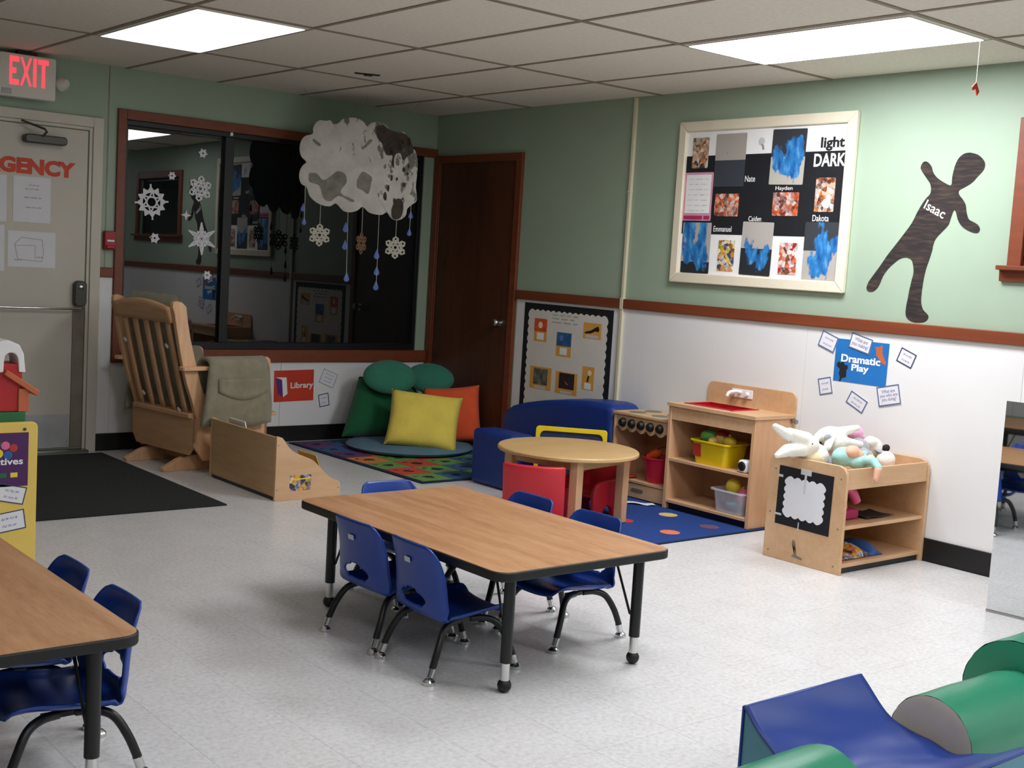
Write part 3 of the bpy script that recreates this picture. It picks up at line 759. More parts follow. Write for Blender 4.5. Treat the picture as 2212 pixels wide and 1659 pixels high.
for k in range(3): scribble(mb, a, b+.022-.024*k, .25, .010, 60+k, .002, .0025)
sub('title_writing', mb, 'ink_green', t, smooth=False)

# dramatic play sign and question cards
def card(label, M, wd, ht, edge, seed, grp, body=None, bw=.006, lines=2):
    o = flat('question_card', label, 'card', M, MB().box(-wd/2, wd/2, -ht/2, ht/2, 0, .0012), 'white_paper', grp, smooth=False)
    mb = MB().box(-wd/2, wd/2, ht/2-bw, ht/2, .0012, .0020).box(-wd/2, wd/2, -ht/2, -ht/2+bw, .0012, .0020).box(-wd/2, -wd/2+bw, -ht/2+bw, ht/2-bw, .0012, .0020).box(wd/2-bw, wd/2, -ht/2+bw, ht/2-bw, .0012, .0020)
    sub('border', mb, edge, o, smooth=False)
    if body:
        text('lettering', body, 'ink_lilac', o, 0, 0, wd*.78, ht*.62, z=.0013, bold=.01)
    else:
        mb = MB()
        for k in range(lines): scribble(mb, 0, ht*(.16-.36*k/(lines-1 or 1)) if lines == 2 else ht*(.25-.25*k), wd*.5, .010, seed*7+k, .002, .0013)
        sub('writing', mb, 'ink_lilac', o, smooth=False)
    return o
t = flat('dramatic_play_sign', 'blue Dramatic Play sign with two animal puppet pictures', 'sign', frameR(-3.830, .930, .0045, -.4), MB().box(-.159, .159, -.11, .11, 0, .0015), 'poster_blue', smooth=False)
text('lettering', 'Dramatic', 'letter_white', t, -.002, .012, .235, .040, z=.0016, bold=.03)
text('lettering', 'Play', 'letter_white', t, .0, -.036, .105, .046, z=.0016, bold=.03)
sub('black_puppet_picture', MB().prism([(-.036, .026), (-.022, .036), (-.012, .03), (.006, .044), (.012, .022), (.03, .022), (.034, .006), (.026, -.004), (.028, -.04), (.004, -.048), (-.006, -.066), (-.014, -.066), (-.01, -.046), (-.018, -.026), (-.014, -.004), (-.034, .012)], 'z', .0015, .0022), 'ink_black', t).location = (-.108, -.045, 0)
sub('orange_puppet_picture', MB().prism([(-.03, .034), (-.012, .036), (.012, .046), (.014, .01), (.028, -.02), (.042, -.038), (.036, -.052), (.012, -.04), (-.004, -.022), (-.022, -.004), (-.022, .018)], 'z', .0015, .0022), 'barn_orange', t).location = (.108, .052, 0)
G = 'question cards around the Dramatic Play sign'
card('tilted question card at the upper left corner of the Dramatic Play sign', frameR(-3.622, 1.019, .0065, -18.6), .107, .085, 'card_blue_edge', 1, G)
card('question card overlapping the top edge of the Dramatic Play sign', frameR(-3.821, 1.026, .0065, -13.2), .131, .080, 'card_blue_edge', 2, G, 'What are\nyou making?')
card('question card standing alone right of the Dramatic Play sign', frameR(-4.092, .978, .0045, -20.6), .094, .075, 'card_navy_edge', 3, G)
card('question card at the lower left of the Dramatic Play sign', frameR(-3.625, .785, .0045, 14), .082, .088, 'card_blue_edge', 4, G)
card('diamond-tilted question card below the Dramatic Play sign', frameR(-3.827, .725, .0045, -25), .114, .071, 'card_blue_edge', 5, G)
card('largest question card at the lower right of the Dramatic Play sign', frameR(-4.012, .781, .0065, 14), .130, .099, 'card_blue_edge', 6, G, 'What are\nyou who are\nyou doing?')
# library sign and cards on the left wall
t = flat('library_sign', 'red Library sign with a purple book picture', 'sign', frameL(-1.115, .389, .0045, 1.3), MB().box(-.156, .156, -.109, .109, 0, .0015), 'poster_red', smooth=False)
text('lettering', 'Library', 'letter_white', t, .062, -.004, .178, .054, z=.0016, bold=.02)
sub('book_cover_picture', MB().prism([(-.145, .06), (-.095, .045), (-.085, -.078), (-.125, -.052)], 'z', .0015, .0022), 'book_purple', t)
sub('book_pages_picture', MB().prism([(-.145, .062), (-.060, .060), (-.050, -.055), (-.085, -.078), (-.095, .045)], 'z', .0013, .0019), 'letter_white', t)
G = 'cards beside the Library sign'
card('pale green edged card at the upper right of the Library sign', frameL(-.841, .437, .0045, -21.4), .126, .104, 'card_green_edge', 11, G, bw=.004, lines=3)
card('small navy edged card at the lower right of the Library sign', frameL(-.870, .283, .0045, 10.4), .083, .091, 'card_navy_edge', 12, G, bw=.006)
# painted child silhouette
SIL = [(-4.328, 1.977), (-4.369, 1.966), (-4.4, 1.941), (-4.411, 1.918), (-4.405, 1.892), (-4.377, 1.861), (-4.354, 1.836), (-4.319, 1.815), (-4.291, 1.8), (-4.291, 1.781), (-4.313, 1.757), (-4.331, 1.731), (-4.34, 1.694), (-4.355, 1.663), (-4.382, 1.65), (-4.407, 1.635), (-4.416, 1.616), (-4.408, 1.601), (-4.385, 1.6), (-4.349, 1.613), (-4.318, 1.633), (-4.297, 1.662), (-4.284, 1.696), (-4.272, 1.704), (-4.261, 1.672), (-4.25, 1.635), (-4.22, 1.602), (-4.191, 1.57), (-4.179, 1.537), (-4.176, 1.51), (-4.165, 1.466), (-4.154, 1.428), (-4.146, 1.384), (-4.142, 1.34), (-4.14, 1.291), (-4.143, 1.253), (-4.157, 1.221), (-4.187, 1.196), (-4.185, 1.176), (-4.163, 1.161), (-4.114, 1.157), (-4.078, 1.169), (-4.062, 1.192), (-4.061, 1.231), (-4.066, 1.27), (-4.07, 1.309), (-4.078, 1.359), (-4.085, 1.403), (-4.075, 1.447), (-4.064, 1.463), (-4.038, 1.472), (-4.006, 1.466), (-3.977, 1.447), (-3.941, 1.414), (-3.913, 1.373), (-3.895, 1.327), (-3.869, 1.297), (-3.839, 1.292), (-3.823, 1.307), (-3.83, 1.338), (-3.86, 1.382), (-3.894, 1.429), (-3.928, 1.48), (-3.968, 1.531), (-4.007, 1.582), (-4.051, 1.643), (-4.079, 1.703), (-4.113, 1.758), (-4.138, 1.787), (-4.134, 1.828), (-4.109, 1.86), (-4.081, 1.893), (-4.071, 1.915), (-4.085, 1.939), (-4.107, 1.938), (-4.13, 1.916), (-4.143, 1.887), (-4.166, 1.862), (-4.208, 1.837), (-4.245, 1.825), (-4.247, 1.863), (-4.256, 1.916), (-4.273, 1.953), (-4.3, 1.973)]
P = [tuple(v) for v in smoothpath([Vector((-(y+4.15), z-1.56)) for y, z in SIL+SIL[:1]], 3)[:-1]]
mb = MB(); mb.prism(P, 'z', 0, .0015); mb.bm.normal_update(); bmesh.ops.triangulate(mb.bm, faces=[f for f in mb.bm.faces if len(f.verts) > 4])
t = flat('paper_silhouette', 'dark brown painted paper cutout of a leaning child on the green wall', 'cutout', frameR(-4.15, 1.56, .0005), mb, 'brown_streaks', smooth=False)
text('name_lettering', 'Isaac', 'letter_white', t, .022, .150, .122, .046, z=.0016, bold=.006, ang=-25)

# snowflakes stuck on the window
def flake(kind, r, lw):
    mb = MB(); z0 = 0
    def pol(rr, a): return (rr*math.cos(rad(a)), rr*math.sin(rad(a)))
    def ring(rr, n=24, a0=0, l=lw): mb.ribbon([pol(rr, a0+360*i/n) for i in range(n+1)], l, z0, .001)
    if kind == 'round':
        ring(r*.62, 24, 0, lw*1.9); ring(r*.30, 12, 0, lw)
        for i in range(12):
            a = 30*i+8; mb.ribbon([pol(r*.62, a), pol(r*(1.0 if i % 3 == 0 else .86), a)], lw*1.1, z0, .001)
            mb.ribbon([pol(r*.70, a-9), pol(r*.84, a), pol(r*.70, a+9)], lw, z0, .001)
        for i in range(6): mb.ribbon([pol(r*.30, 60*i), pol(r*.62, 60*i+30)], lw, z0, .001); mb.ribbon([pol(r*.30, 60*i), pol(r*.62, 60*i-30)], lw, z0, .001)
    elif kind == 'lattice':
        ring(r*.22, 6, 0); ring(r*.58, 6, 30, lw*1.2)
        for i in range(6):
            a = 60*i+30
            mb.ribbon([pol(r*.22, a-30), pol(r*.58, a), pol(r*.22, a+30)], lw, z0, .001)
            mb.ribbon([pol(r*.58, a), pol(r*.85, a-16), pol(r, a), pol(r*.85, a+16), pol(r*.58, a)], lw*1.15, z0, .001)
            mb.ribbon([pol(r*.50, a-30), pol(r*.85, a-16)], lw, z0, .001); mb.ribbon([pol(r*.50, a+30), pol(r*.85, a+16)], lw, z0, .001)
    elif kind == 'star':
        for i in range(6):
            a = 60*i+90
            mb.ribbon([pol(r*.10, a), pol(r*.55, a-11), pol(r, a), pol(r*.55, a+11), pol(r*.10, a)], lw*1.1, z0, .001)
            mb.ribbon([pol(r*.3, a), pol(r*.8, a)], lw*.8, z0, .001)
            mb.ribbon([pol(r*.45, a+30), pol(r*.2, a+30)], lw, z0, .001)
            mb.ribbon([pol(r*.38, a), pol(r*.52, a+30), pol(r*.38, a+60)], lw, z0, .001)
    elif kind == 'hexa':
        ring(r*.68, 6, 0, lw*2.2)
        for i in range(6): mb.ribbon([pol(r*.7, 60*i), pol(r, 60*i)], lw*1.4, z0, .001)
        ring(r*.4, 6, 30, lw*1.2)
    else:
        q = []
        for i in range(8): q.append(pol(r if i % 2 == 0 else r*.36, 45*i+90))
        mb.prism(q, 'z', 0, .001)
    return mb
G = 'paper snowflakes on the dark window'
for kind, x, z, r, lw, lb in (('round', -2.166, 1.577, .110, .0100, 'largest round spiky paper snowflake on the dark window'),
        ('lattice', -1.839, 1.690, .080, .0088, 'lacy six-sided paper snowflake left of the mullion'),
        ('star', -1.816, 1.365, .104, .0090, 'long pointed six-armed paper snowflake left of the mullion'),
        ('hexa', -1.828, 1.919, .029, .006, 'tiny paper snowflake highest on the dark window'),
        ('hexa', -2.035, 1.755, .025, .006, 'tiny paper snowflake above the largest round one'),
        ('four', -1.930, 1.511, .036, .006, 'small four-pointed paper star on the dark window'),
        ('hexa', -2.138, 1.350, .031, .007, 'tiny paper snowflake below the largest round one'),
        ('hexa', -1.768, 1.128, .029, .006, 'tiny paper snowflake lowest on the dark window')):
    flat('paper_snowflake', lb, 'snowflake', frameL(x, z, -.053, random.uniform(-8, 8)), flake(kind, r, lw), 'white_paper', G, smooth=False)

# ================================================================== CLOUD MOBILE
CLOUD = [(-0.249, 0.226), (-0.226, 0.242), (-0.196, 0.24), (-0.169, 0.245), (-0.151, 0.226), (-0.127, 0.231), (-0.101, 0.257), (-0.061, 0.268), (-0.019, 0.267), (0.016, 0.249), (0.037, 0.227), (0.057, 0.247), (0.098, 0.257), (0.132, 0.251), (0.158, 0.225), (0.179, 0.21), (0.217, 0.216), (0.256, 0.205), (0.281, 0.176), (0.291, 0.129), (0.313, 0.11), (0.329, 0.063), (0.331, 0.001), (0.328, -0.054), (0.327, -0.096), (0.336, -0.144), (0.334, -0.172), (0.308, -0.194), (0.285, -0.217), (0.279, -0.252), (0.256, -0.277), (0.222, -0.286), (0.193, -0.274), (0.171, -0.245), (0.144, -0.26), (0.11, -0.261), (0.068, -0.251), (0.032, -0.223), (0.005, -0.245), (-0.036, -0.258), (-0.077, -0.251), (-0.117, -0.214), (-0.147, -0.231), (-0.188, -0.23), (-0.23, -0.213), (-0.266, -0.181), (-0.285, -0.134), (-0.313, -0.119), (-0.328, -0.086), (-0.326, -0.045), (-0.31, -0.013), (-0.291, 0.005), (-0.319, 0.031), (-0.332, 0.067), (-0.329, 0.111), (-0.307, 0.147), (-0.264, 0.164), (-0.263, 0.194)]
BLOT = [[(0.085, 0.227), (0.119, 0.239), (0.155, 0.222), (0.196, 0.207), (0.252, 0.198), (0.286, 0.156), (0.304, 0.102), (0.273, 0.079), (0.246, 0.05), (0.23, 0.09), (0.197, 0.074), (0.197, 0.005), (0.181, 0.032), (0.186, 0.073), (0.148, 0.077), (0.124, 0.137), (0.095, 0.169)],
        [(0.195, -0.229), (0.216, -0.169), (0.251, -0.17), (0.262, -0.218), (0.249, -0.270), (0.215, -0.282), (0.199, -0.264)]]
BLOTG = [[(-0.271, -0.055), (-0.23, -0.055), (-0.194, -0.09), (-0.148, -0.06), (-0.115, -0.033), (-0.073, -0.048), (-0.064, -0.095), (-0.096, -0.152), (-0.018, -0.188), (-0.032, -0.199), (-0.102, -0.17), (-0.148, -0.204), (-0.183, -0.192), (-0.198, -0.159), (-0.214, -0.119), (-0.269, -0.102)],
         [(-0.006, -0.077), (0.022, -0.027), (0.072, -0.051), (0.076, -0.065), (0.062, -0.148), (0.027, -0.13), (-0.004, -0.118)],
         [(0.007, 0.143), (0.016, 0.109), (0.048, 0.149), (0.068, 0.154), (0.062, 0.136), (0.023, 0.099), (0.01, 0.102)], [(-0.259, 0.137), (-0.217, 0.109), (-0.227, 0.097), (-0.255, 0.12)]]
a = rad(31.99)
Mc = Matrix(((math.cos(a), 0, -math.sin(a), -.982), (-math.sin(a), 0, -math.cos(a), -.500), (0, 1, 0, 1.902), (0, 0, 0, 1)))
Mc = Mc @ Matrix.Scale(1.1735, 4)
t = thing('cloud_mobile', 'large white paper cloud mobile with hanging raindrops and snowflakes', 'mobile', matrix=Mc); INV[t.name] = Matrix.Identity(4)
def puff(poly, back, front, bulge):
    """puffed paper shell: outline with inner rings pushed out of the plane"""
    mb = MB(); P = [Vector(p) for p in smoothpath([*poly, poly[0]], 3)[:-1]]; n = len(P)
    rings = ((1.0, 0.0), (.95, .45), (.85, .75), (.65, .93), (.4, 1.0), (.15, 1.0))
    for sg in (1, -1):
        vs = []; fs = []
        for k, h in rings: vs += [(p.x*k, p.y*k, sg*bulge*h+(front if sg > 0 else back)) for p in P]
        for i in range(len(rings)-1):
            for j in range(n): fs.append((i*n+j, i*n+(j+1) % n, (i+1)*n+(j+1) % n, (i+1)*n+j))
        fs.append(tuple(range((len(rings)-1)*n, len(rings)*n))); mb.faces(vs, fs)
    return mb
cl = sub('cloud', puff(CLOUD, -.001, .001, .012), 'cloud_white', t, angle=70)
def blot(P, m):
    mb = MB(); Q = [tuple(v) for v in smoothpath([Vector(p) for p in [*P, P[0]]], 3)[:-1]]; mb.prism(Q, 'z', .0115, .0146); mb.bm.normal_update()
    bmesh.ops.triangulate(mb.bm, faces=[f for f in mb.bm.faces if len(f.verts) > 4]); sub('paint_blotch', mb, m, cl, smooth=False)
for P in BLOT: blot(P, 'cloud_paint')
for P in BLOTG: blot(P, 'cloud_paint_grey')
rnd = random.Random(3)
for k in range(22):
    x, y = rnd.uniform(.10, .30), rnd.uniform(-.18, .17); sx = rnd.uniform(.006, .014); sy = sx*rnd.uniform(1.2, 2.6)
    blot([(x+sx*math.cos(q*PI/3)*rnd.uniform(.6, 1), y+sy*math.sin(q*PI/3)*rnd.uniform(.6, 1)) for q in range(6)], 'cloud_paint' if k % 3 else 'cloud_paint_grey')
for a, b in (((-.291, -.130), (-.289, -.335)), ((-.202, -.228), (-.202, -.338)), ((-.048, -.25), (-.040, -.633)), ((.034, -.222), (.035, -.364)), ((.127, -.256), (.131, -.665)), ((.228, -.28), (.227, -.383)), ((.305, -.195), (.304, -.368))):
    sub('string', MB().tube([(a[0], a[1], 0), (b[0], b[1], 0)], .0016, 6), 'string_white', t)
for a, b in (((-.2, .235), (-.32, .405)), ((.0, .255), (.03, .405)), ((.2, .205), (.34, .405))):
    sub('string', MB().tube([(a[0], a[1], 0), (b[0], b[1], 0)], .0008, 6), 'ink_grey', t)
for x, y in ((-.299, -.247), (-.290, -.323), (-.057, -.343), (-.056, -.442), (-.039, -.622), (.125, -.484), (.129, -.577), (.129, -.661), (.306, -.25), (.303, -.347)):
    sc = .030 if abs(x) < .28 else .024
    Q = [(0, sc)]+[(sc*.52*math.sin(rad(q)), -sc*.42-sc*.52*math.cos(rad(180-q))*-1*-1) for q in range(60, 301, 24)]
    sub('raindrop', MB().prism([(x+p, y+q) for p, q in Q], 'z', -.001, .001), 'drop_blue', t, smooth=False)
for x, y, m, k in ((-.201, -.396, 'glitter_flake', 1), (.034, -.427, 'brown_flake', .5), (.228, -.44, 'glitter_flake', 1)):
    f_ = flake('lattice', .060, .0075)
    bmesh.ops.transform(f_.bm, matrix=Matrix.Translation((x, y, 0)) @ Matrix.Rotation(math.acos(k), 4, 'Y'), verts=f_.bm.verts)
    sub('hanging_snowflake', f_, m, t, smooth=False)

# ================================================================== TABLES AND CHAIRS
def make_table(label, cx, cy):
    t = thing('activity_table', label, 'table', (cx, cy, 0), group='low oak laminate activity tables')
    L, W_, h = 1.225, .755, .400
    tp = MB().prism(rrect(cx-W_/2, cx+W_/2, cy-L/2, cy+L/2, .055, 8), 'z', h-.030, h-.0015).done('edge_band', 'black_rubber', t, bevel=.004, seg=3)
    MB().prism(rrect(cx-W_/2+.005, cx+W_/2-.005, cy-L/2+.005, cy+L/2-.005, .050, 8), 'z', h-.004, h).done('tabletop', 'oak_laminate', t)
    MB().box(cx-W_/2+.10, cx+W_/2-.10, cy-L/2+.10, cy-L/2+.12, h-.055, h-.030).box(cx-W_/2+.10, cx+W_/2-.10, cy+L/2-.12, cy+L/2-.10, h-.055, h-.030).box(cx-W_/2+.10, cx-W_/2+.12, cy-L/2+.12, cy+L/2-.12, h-.055, h-.030).box(cx+W_/2-.12, cx+W_/2-.10, cy-L/2+.12, cy+L/2-.12, h-.055, h-.030).done('apron', 'black_frame', t)
    for sx in (-1, 1):
        for sy in (-1, 1):
            x, y = cx+sx*.280, cy+sy*.525-.02
            lg = MB().cyl((x, y, .095), (x, y, h-.030), .0185, seg=18).done('leg', 'black_frame', t)
            MB().cyl((x, y, .03), (x, y, .10), .0145, seg=16).done('leg_insert', 'chrome', lg)
            MB().ball((x, y, .0225), (.0225, .0225, .0225), 16, 10).done('ball_foot', 'black_rubber', lg)
            MB().tube([(x, y, .16), (x-sx*.008, y-sy*.02, .17), (x-sx*.02, y-sy*.10, h-.04), (x-sx*.02, y-sy*.12, h-.032)], .0045, 8).done('brace', 'black_frame', t)
    return t
make_table('low oak-topped table with black edge in the middle of the room', -2.715, -4.165)
make_table('low oak-topped table with black edge cut off at the left', -4.592, -4.222)

def make_chair():
    t = thing('stacking_chair', '', 'chair', (0, 0, 0), group='small blue shell chairs')
    # shell : u across (y), v from the front lip along the seat and up the back
    prof = smoothpath([(.152, .178), (.142, .196), (.10, .200), (.03, .192), (-.05, .184), (-.105, .184), (-.138, .200), (-.152, .235), (-.160, .300), (-.172, .375), (-.180, .428)], 5)
    acc = [0]
    for a, b in zip(prof, prof[1:]): acc.append(acc[-1]+(b-a).length)
    tot = acc[-1]
    def at(v):
        d = v*tot
        for i in range(len(acc)-1):
            if acc[i+1] >= d or i == len(acc)-2:
                k = (d-acc[i])/(acc[i+1]-acc[i]); p = prof[i].lerp(prof[i+1], min(max(k, 0), 1)); tg = (prof[i+1]-prof[i]).normalized(); return p, tg
    nu, nv = 36, 56
    vb = .545          # v where the back starts
    def half(v):
        if v < .06: return .128+.012*math.sqrt(v/.06)
        if v < .40: return .140
        if v < .62: return .140+.008*math.sin(PI*(v-.40)/.44)
        return .148-.022*((v-.62)/.38)
    def fn(u, v):
        p, tg = at(v); s_ = (u-.5)*2; hw = half(v)
        if v > .90:                      # rounded top corners
            k = (v-.90)/.10; hw *= 1-.26*(1-math.sqrt(max(0, 1-k*k)))
        if v < .05: hw *= 1-.10*((.05-v)/.05)**2
        y = s_*hw; nrm = Vector((-tg.y, tg.x))
        e = abs(s_)
        lift = 0
        if v < .5: lift = .012*e**3-.006*(1-e*e)          # dished seat
        back = max(0, min(1, (v-.5)/.12))
        fade = 1-max(0, (v-.80)/.20)**2*.85
        curve = -.030*(e**2.2)*back*fade                          # back wraps forward at the edges
        x = p.x-curve*1.0; z = p.y+lift*(1-back)
        if e > .86: x += .012*back*fade*((e-.86)/.14); z += .010*(1-back)*((e-.86)/.14)
        return Vector((x, y, z))
    mb = MB(); bm = mb.bm
    V = {}
    hc = (.5, .655); hr = (.25, .046)     # oval hole in u,v
    def q(u, v): return math.hypot((u-hc[0])/hr[0], (v-hc[1])/hr[1])
    uv = {}
    for j in range(nv+1):
        for i in range(nu+1):
            uv[(i, j)] = [i/nu, j/nv]
    # snap the vertices next to the hole onto its rim
    for key, (u, v) in list(uv.items()):
        d = q(u, v)
        if 1 <= d < 1.22 and any(q(*((key[0]+a)/nu, (key[1]+b)/nv)) < 1 for a in (-1, 0, 1) for b in (-1, 0, 1)):
            uv[key] = [hc[0]+(u-hc[0])/d, hc[1]+(v-hc[1])/d]
    inside = {k for k, (u, v) in uv.items() if q(k[0]/nu, k[1]/nv) < 1}
    for k, (u, v) in uv.items():
        if k not in inside: V[k] = bm.verts.new(fn(u, v))
    for j in range(nv):
        for i in range(nu):
            c = [(i, j), (i+1, j), (i+1, j+1), (i, j+1)]
            c = [k for k in c if k in V]
            if len(c) >= 3:
                try: bm.faces.new([V[k] for k in c])
                except ValueError: pass
    sh = mb.done('seat_shell', 'blue_plastic', t, solid=.0065, angle=60)
    # bent tube legs
    for sx in (1, -1):
        for sy in (1, -1):
            path = smoothpath([(sx*.02, sy*.085, .172), (sx*.065, sy*.100, .172), (sx*.105, sy*.118, .155), (sx*.135, sy*.136, .105), (sx*.158, sy*.144, .048)], 5)
            lg = MB().tube(path, .0115, 12).done('leg', 'black_frame', t)
            MB().cyl((sx*.156, sy*.1435, .050), (sx*.166, sy*.145, .022), .0118, seg=14).lathe([(0, .020), (.012, .018), (.020, .010), (.021, 0)], (sx*.170, sy*.146, 0), 16).done('glide', 'chrome', lg)
    MB().box(-.06, .06, -.092, -.074, .166, .178).box(-.06, .06, .074, .092, .166, .178).box(-.06, -.045, -.1, .1, .166, .176).done('seat_bracket', 'black_frame', t)
    MB().bx((-.1795, .0, .368), (.002, .030, .017), (0, rad(-9), 0)).done('label_sticker', 'paper_grey', t)
    return t
c0 = make_chair()
spots = [(-2.985, -4.050, 2, 'blue shell chair on the left side of the middle table, farther from the near end'),
         (-2.985, -4.400, -2, 'blue shell chair on the left side of the middle table, nearest the viewer'),
         (-2.435, -3.955, 180, 'blue shell chair on the right side of the middle table, nearer the red chairs'),
         (-2.435, -4.335, 183, 'blue shell chair on the right side of the middle table, by its right corner'),
         (-2.650, -3.660, -92, 'blue shell chair at the far end of the middle table'),
         (-4.335, -4.222, 180, 'blue shell chair at the left table, the farther of two'),
         (-4.335, -4.575, 180, 'blue shell chair at the left table, the nearer of two beside its leg')]
for i, (x, y, a, lb) in enumerate(spots):
    if i == 0:
        c0.matrix_world = Matrix.Translation((x, y, 0)) @ Matrix.Rotation(rad(a), 4, 'Z'); c0['label'] = lb
    else: dup_thing(c0, (x, y, 0), rad(a), lb)

# ================================================================== RUGS AND MATS
o = MB().box(-4.6, -2.512, -1.84, -.13, 0, .009).done('entrance_mat', 'mat_black', bevel=.003); tag(o, 'black ribbed entrance mat in front of the emergency door', 'mat')
cols = ['rug_c0', 'rug_c1', 'rug_c2', 'rug_c3', 'rug_c4']
def rugmat(name, col, spot):
    s = NT(name); tc = s.n('ShaderNodeTexCoord'); c = lin(col)
    base = s.ramp(s.noise(tc.outputs['Object'], 70, 3), [(.3, mul(c, .85)), (.7, mul(c, 1.12))])
    s.l(base, s.b.inputs['Base Color']); s.b.inputs['Roughness'].default_value = 1
    s.bump(s.noise(tc.outputs['Object'], 300, 2), .4, .003)
for k, c in enumerate(('d04a34', '6f9a4e', '34608f', 'dc8440', '6a3d74')): rugmat('rug_c%d' % k, c, 0)
t = thing('alphabet_rug', 'multicoloured checkered alphabet rug under the cushions', 'rug', (-.68, -.90, 0))
MB().box(-1.195, -.02, -1.705, -.105, 0, .008).done('border', 'rug_edge', t, bevel=.003)
order = [[1, 2, 1, 2, 1], [0, 1, 2, 1, 2], [1, 0, 1, 2, 1], [3, 1, 0, 1, 2], [4, 3, 1, 0, 1], [2, 4, 3, 1, 0], [4, 2, 4, 3, 1]]
rnd = random.Random(11); sq = MB()
nx, ny = 5, 7; x0, x1, y0, y1 = -1.165, -.05, -1.675, -.135
for j in range(ny):
    for i in range(nx):
        a, b = x0+(x1-x0)*i/nx, x0+(x1-x0)*(i+1)/nx; c, d = y0+(y1-y0)*j/ny, y0+(y1-y0)*(j+1)/ny
        p = MB().box(a+.003, b-.003, c+.003, d-.003, .004, .0095).done('rug_square', 'rug_c%d' % order[j][i], t, smooth=False)
        cx, cy = (a+b)/2, (c+d)/2; mb = MB()
        mb.prism([(cx+.055*math.cos(q*PI/5)*rnd.uniform(.35, 1), cy+.05*math.sin(q*PI/5)*rnd.uniform(.35, 1)) for q in range(10)], 'z', .0095, .0098)
        mb.prism([(cx-.06+.02*math.cos(q*PI/3), cy+.045+.018*math.sin(q*PI/3)*rnd.uniform(.4, 1)) for q in range(6)], 'z', .0095, .0098)
        mb.done('motif', 'rug_edge', p, smooth=False)
t = thing('kitchen_rug', 'blue rug with coloured dots under the play kitchen', 'rug', (-.9, -2.85, 0))
MB().box(-1.62, -.02, -3.462, -2.26, 0, .008).done('pile', 'rug_blue', t, bevel=.003)
mb = MB().box(-1.63, -.02, -3.472, -3.462, 0, .008).box(-1.63, -1.62, -3.462, -2.26, 0, .008).done('binding', 'rug_edge', t)
for x, y, m in ((-.451, -2.992, 'dot_yellow'), (-.777, -3.314, 'dot_orange'), (-.800, -3.001, 'dot_red'), (-.471, -3.309, 'dot_brown'), (-1.18, -3.33, 'dot_yellow'), (-1.42, -3.02, 'dot_orange'), (-1.1, -2.62, 'dot_red'), (-1.46, -2.5, 'dot_yellow')):
    MB().lathe([(0, .0088), (.052, .0088), (.052, .008)], (x, y, 0), 24).done('dot', m, t)
o = MB().sheet(lambda u, v: Vector((-.475+.12*u+.04*v, -2.66-.14*u+.06*v, .0095+.010*abs(math.sin(u*PI*1.4))*(1-.4*v))), 8, 3).done('paper_scrap', 'white_paper', solid=.001)
tag(o, 'white folded paper scrap lying on the blue rug', 'paper')

# ================================================================== LIBRARY CORNER
def pillow(wd, ht, th, n=20, pinch=.10, wr=.0, seed=0):
    """square cushion in its local XY plane"""
    mb = MB(); rnd = random.Random(seed); ph = [rnd.uniform(0, 6) for _ in range(4)]
    for sg in (1, -1):
        def fn(u, v):
            a, b = u*2-1, v*2-1
            k = (max(0, 1-a**4)**.5)*(max(0, 1-b**4)**.5)
            x = a*wd/2*(1-pinch*(1-a*a)*0-pinch*(1-abs(b)**2)*abs(a)**6*.6); y = b*ht/2*(1-pinch*(1-abs(a)**2)*abs(b)**6*.6)
            w_ = wr*math.sin(5*a+ph[0]+2*b)*math.sin(4*b+ph[1])
            return Vector((x, y, sg*(th/2*k+w_*k)))
        mb.sheet(fn, n, n)
    return mb
def place(mb, name, m, label, cat, M, group=None, **kw):
    bmesh.ops.transform(mb.bm, matrix=M, verts=mb.bm.verts)
    return tag(mb.done(name, m, merge=True, angle=80, **kw), label, cat, group)
def look(pos, yaw, tilt, roll=0):
    """cushion frame: local Z faces yaw direction (deg from -y towards +x), leaned back by tilt"""
    return Matrix.Translation(pos) @ Matrix.Rotation(rad(yaw), 4, 'Z') @ Matrix.Rotation(rad(90-tilt), 4, 'X') @ Matrix.Rotation(rad(roll), 4, 'Z')
G = 'cushions in the library corner'
MB_ = MB().lathe([(0, .01), (.36, .01), (.44, .035), (.455, .065), (.43, .095), (.34, .115), (0, .12)], (0, 0, 0), 40)
bmesh.ops.transform(MB_.bm, matrix=Matrix.Translation((-.53, -.61, .002)) @ Matrix.Diagonal((.98, .95, .55, 1)), verts=MB_.bm.verts)
tag(MB_.done('floor_cushion', 'greyblue_cloth', angle=70), 'flat grey-blue round floor cushion under the pillows', 'cushion', G)
place(pillow(.49, .40, .16, seed=1, wr=.006), 'square_pillow', 'yellow_cloth', 'large yellow square pillow in front', 'pillow', look((-.560, -.80, .232), -35, 26, -5), G)
place(pillow(.40, .40, .12, seed=2, wr=.005), 'square_pillow', 'orange_cloth', 'orange square pillow leaning against the brown door', 'pillow', look((-.215, -.66, .245), -42, 14, 7), G)
# big dark green pillow, wide base narrowing to the top
def big_green(u, v, sg):
    a, b = u*2-1, v*2-1; k = (max(0, 1-a**4)**.5)*(max(0, 1-b**4)**.5)
    hw = .385*(1-.50*v); return Vector((a*hw, (v-.5)*.43, sg*.09*k))
mb = MB()
for sg in (1, -1): mb.sheet(lambda u, v: big_green(u, v, sg), 20, 20)
place(mb, 'floor_pillow', 'green_dark_cloth', 'big dark green pillow leaning on the wall under two round cushions', 'pillow', look((-.525, -.30, .270), -6, 22), G)
def roundcush(R_, th): return MB().lathe([(0, -th/2), (R_*.5, -th*.47), (R_*.8, -th*.36), (R_*.95, -th*.18), (R_, 0), (R_*.95, th*.18), (R_*.8, th*.36), (R_*.5, th*.47), (0, th/2)], (0, 0, 0), 36)
m_ = roundcush(.178, .11); bmesh.ops.transform(m_.bm, matrix=Matrix.Diagonal((1.05, .70, 1, 1)), verts=m_.bm.verts)
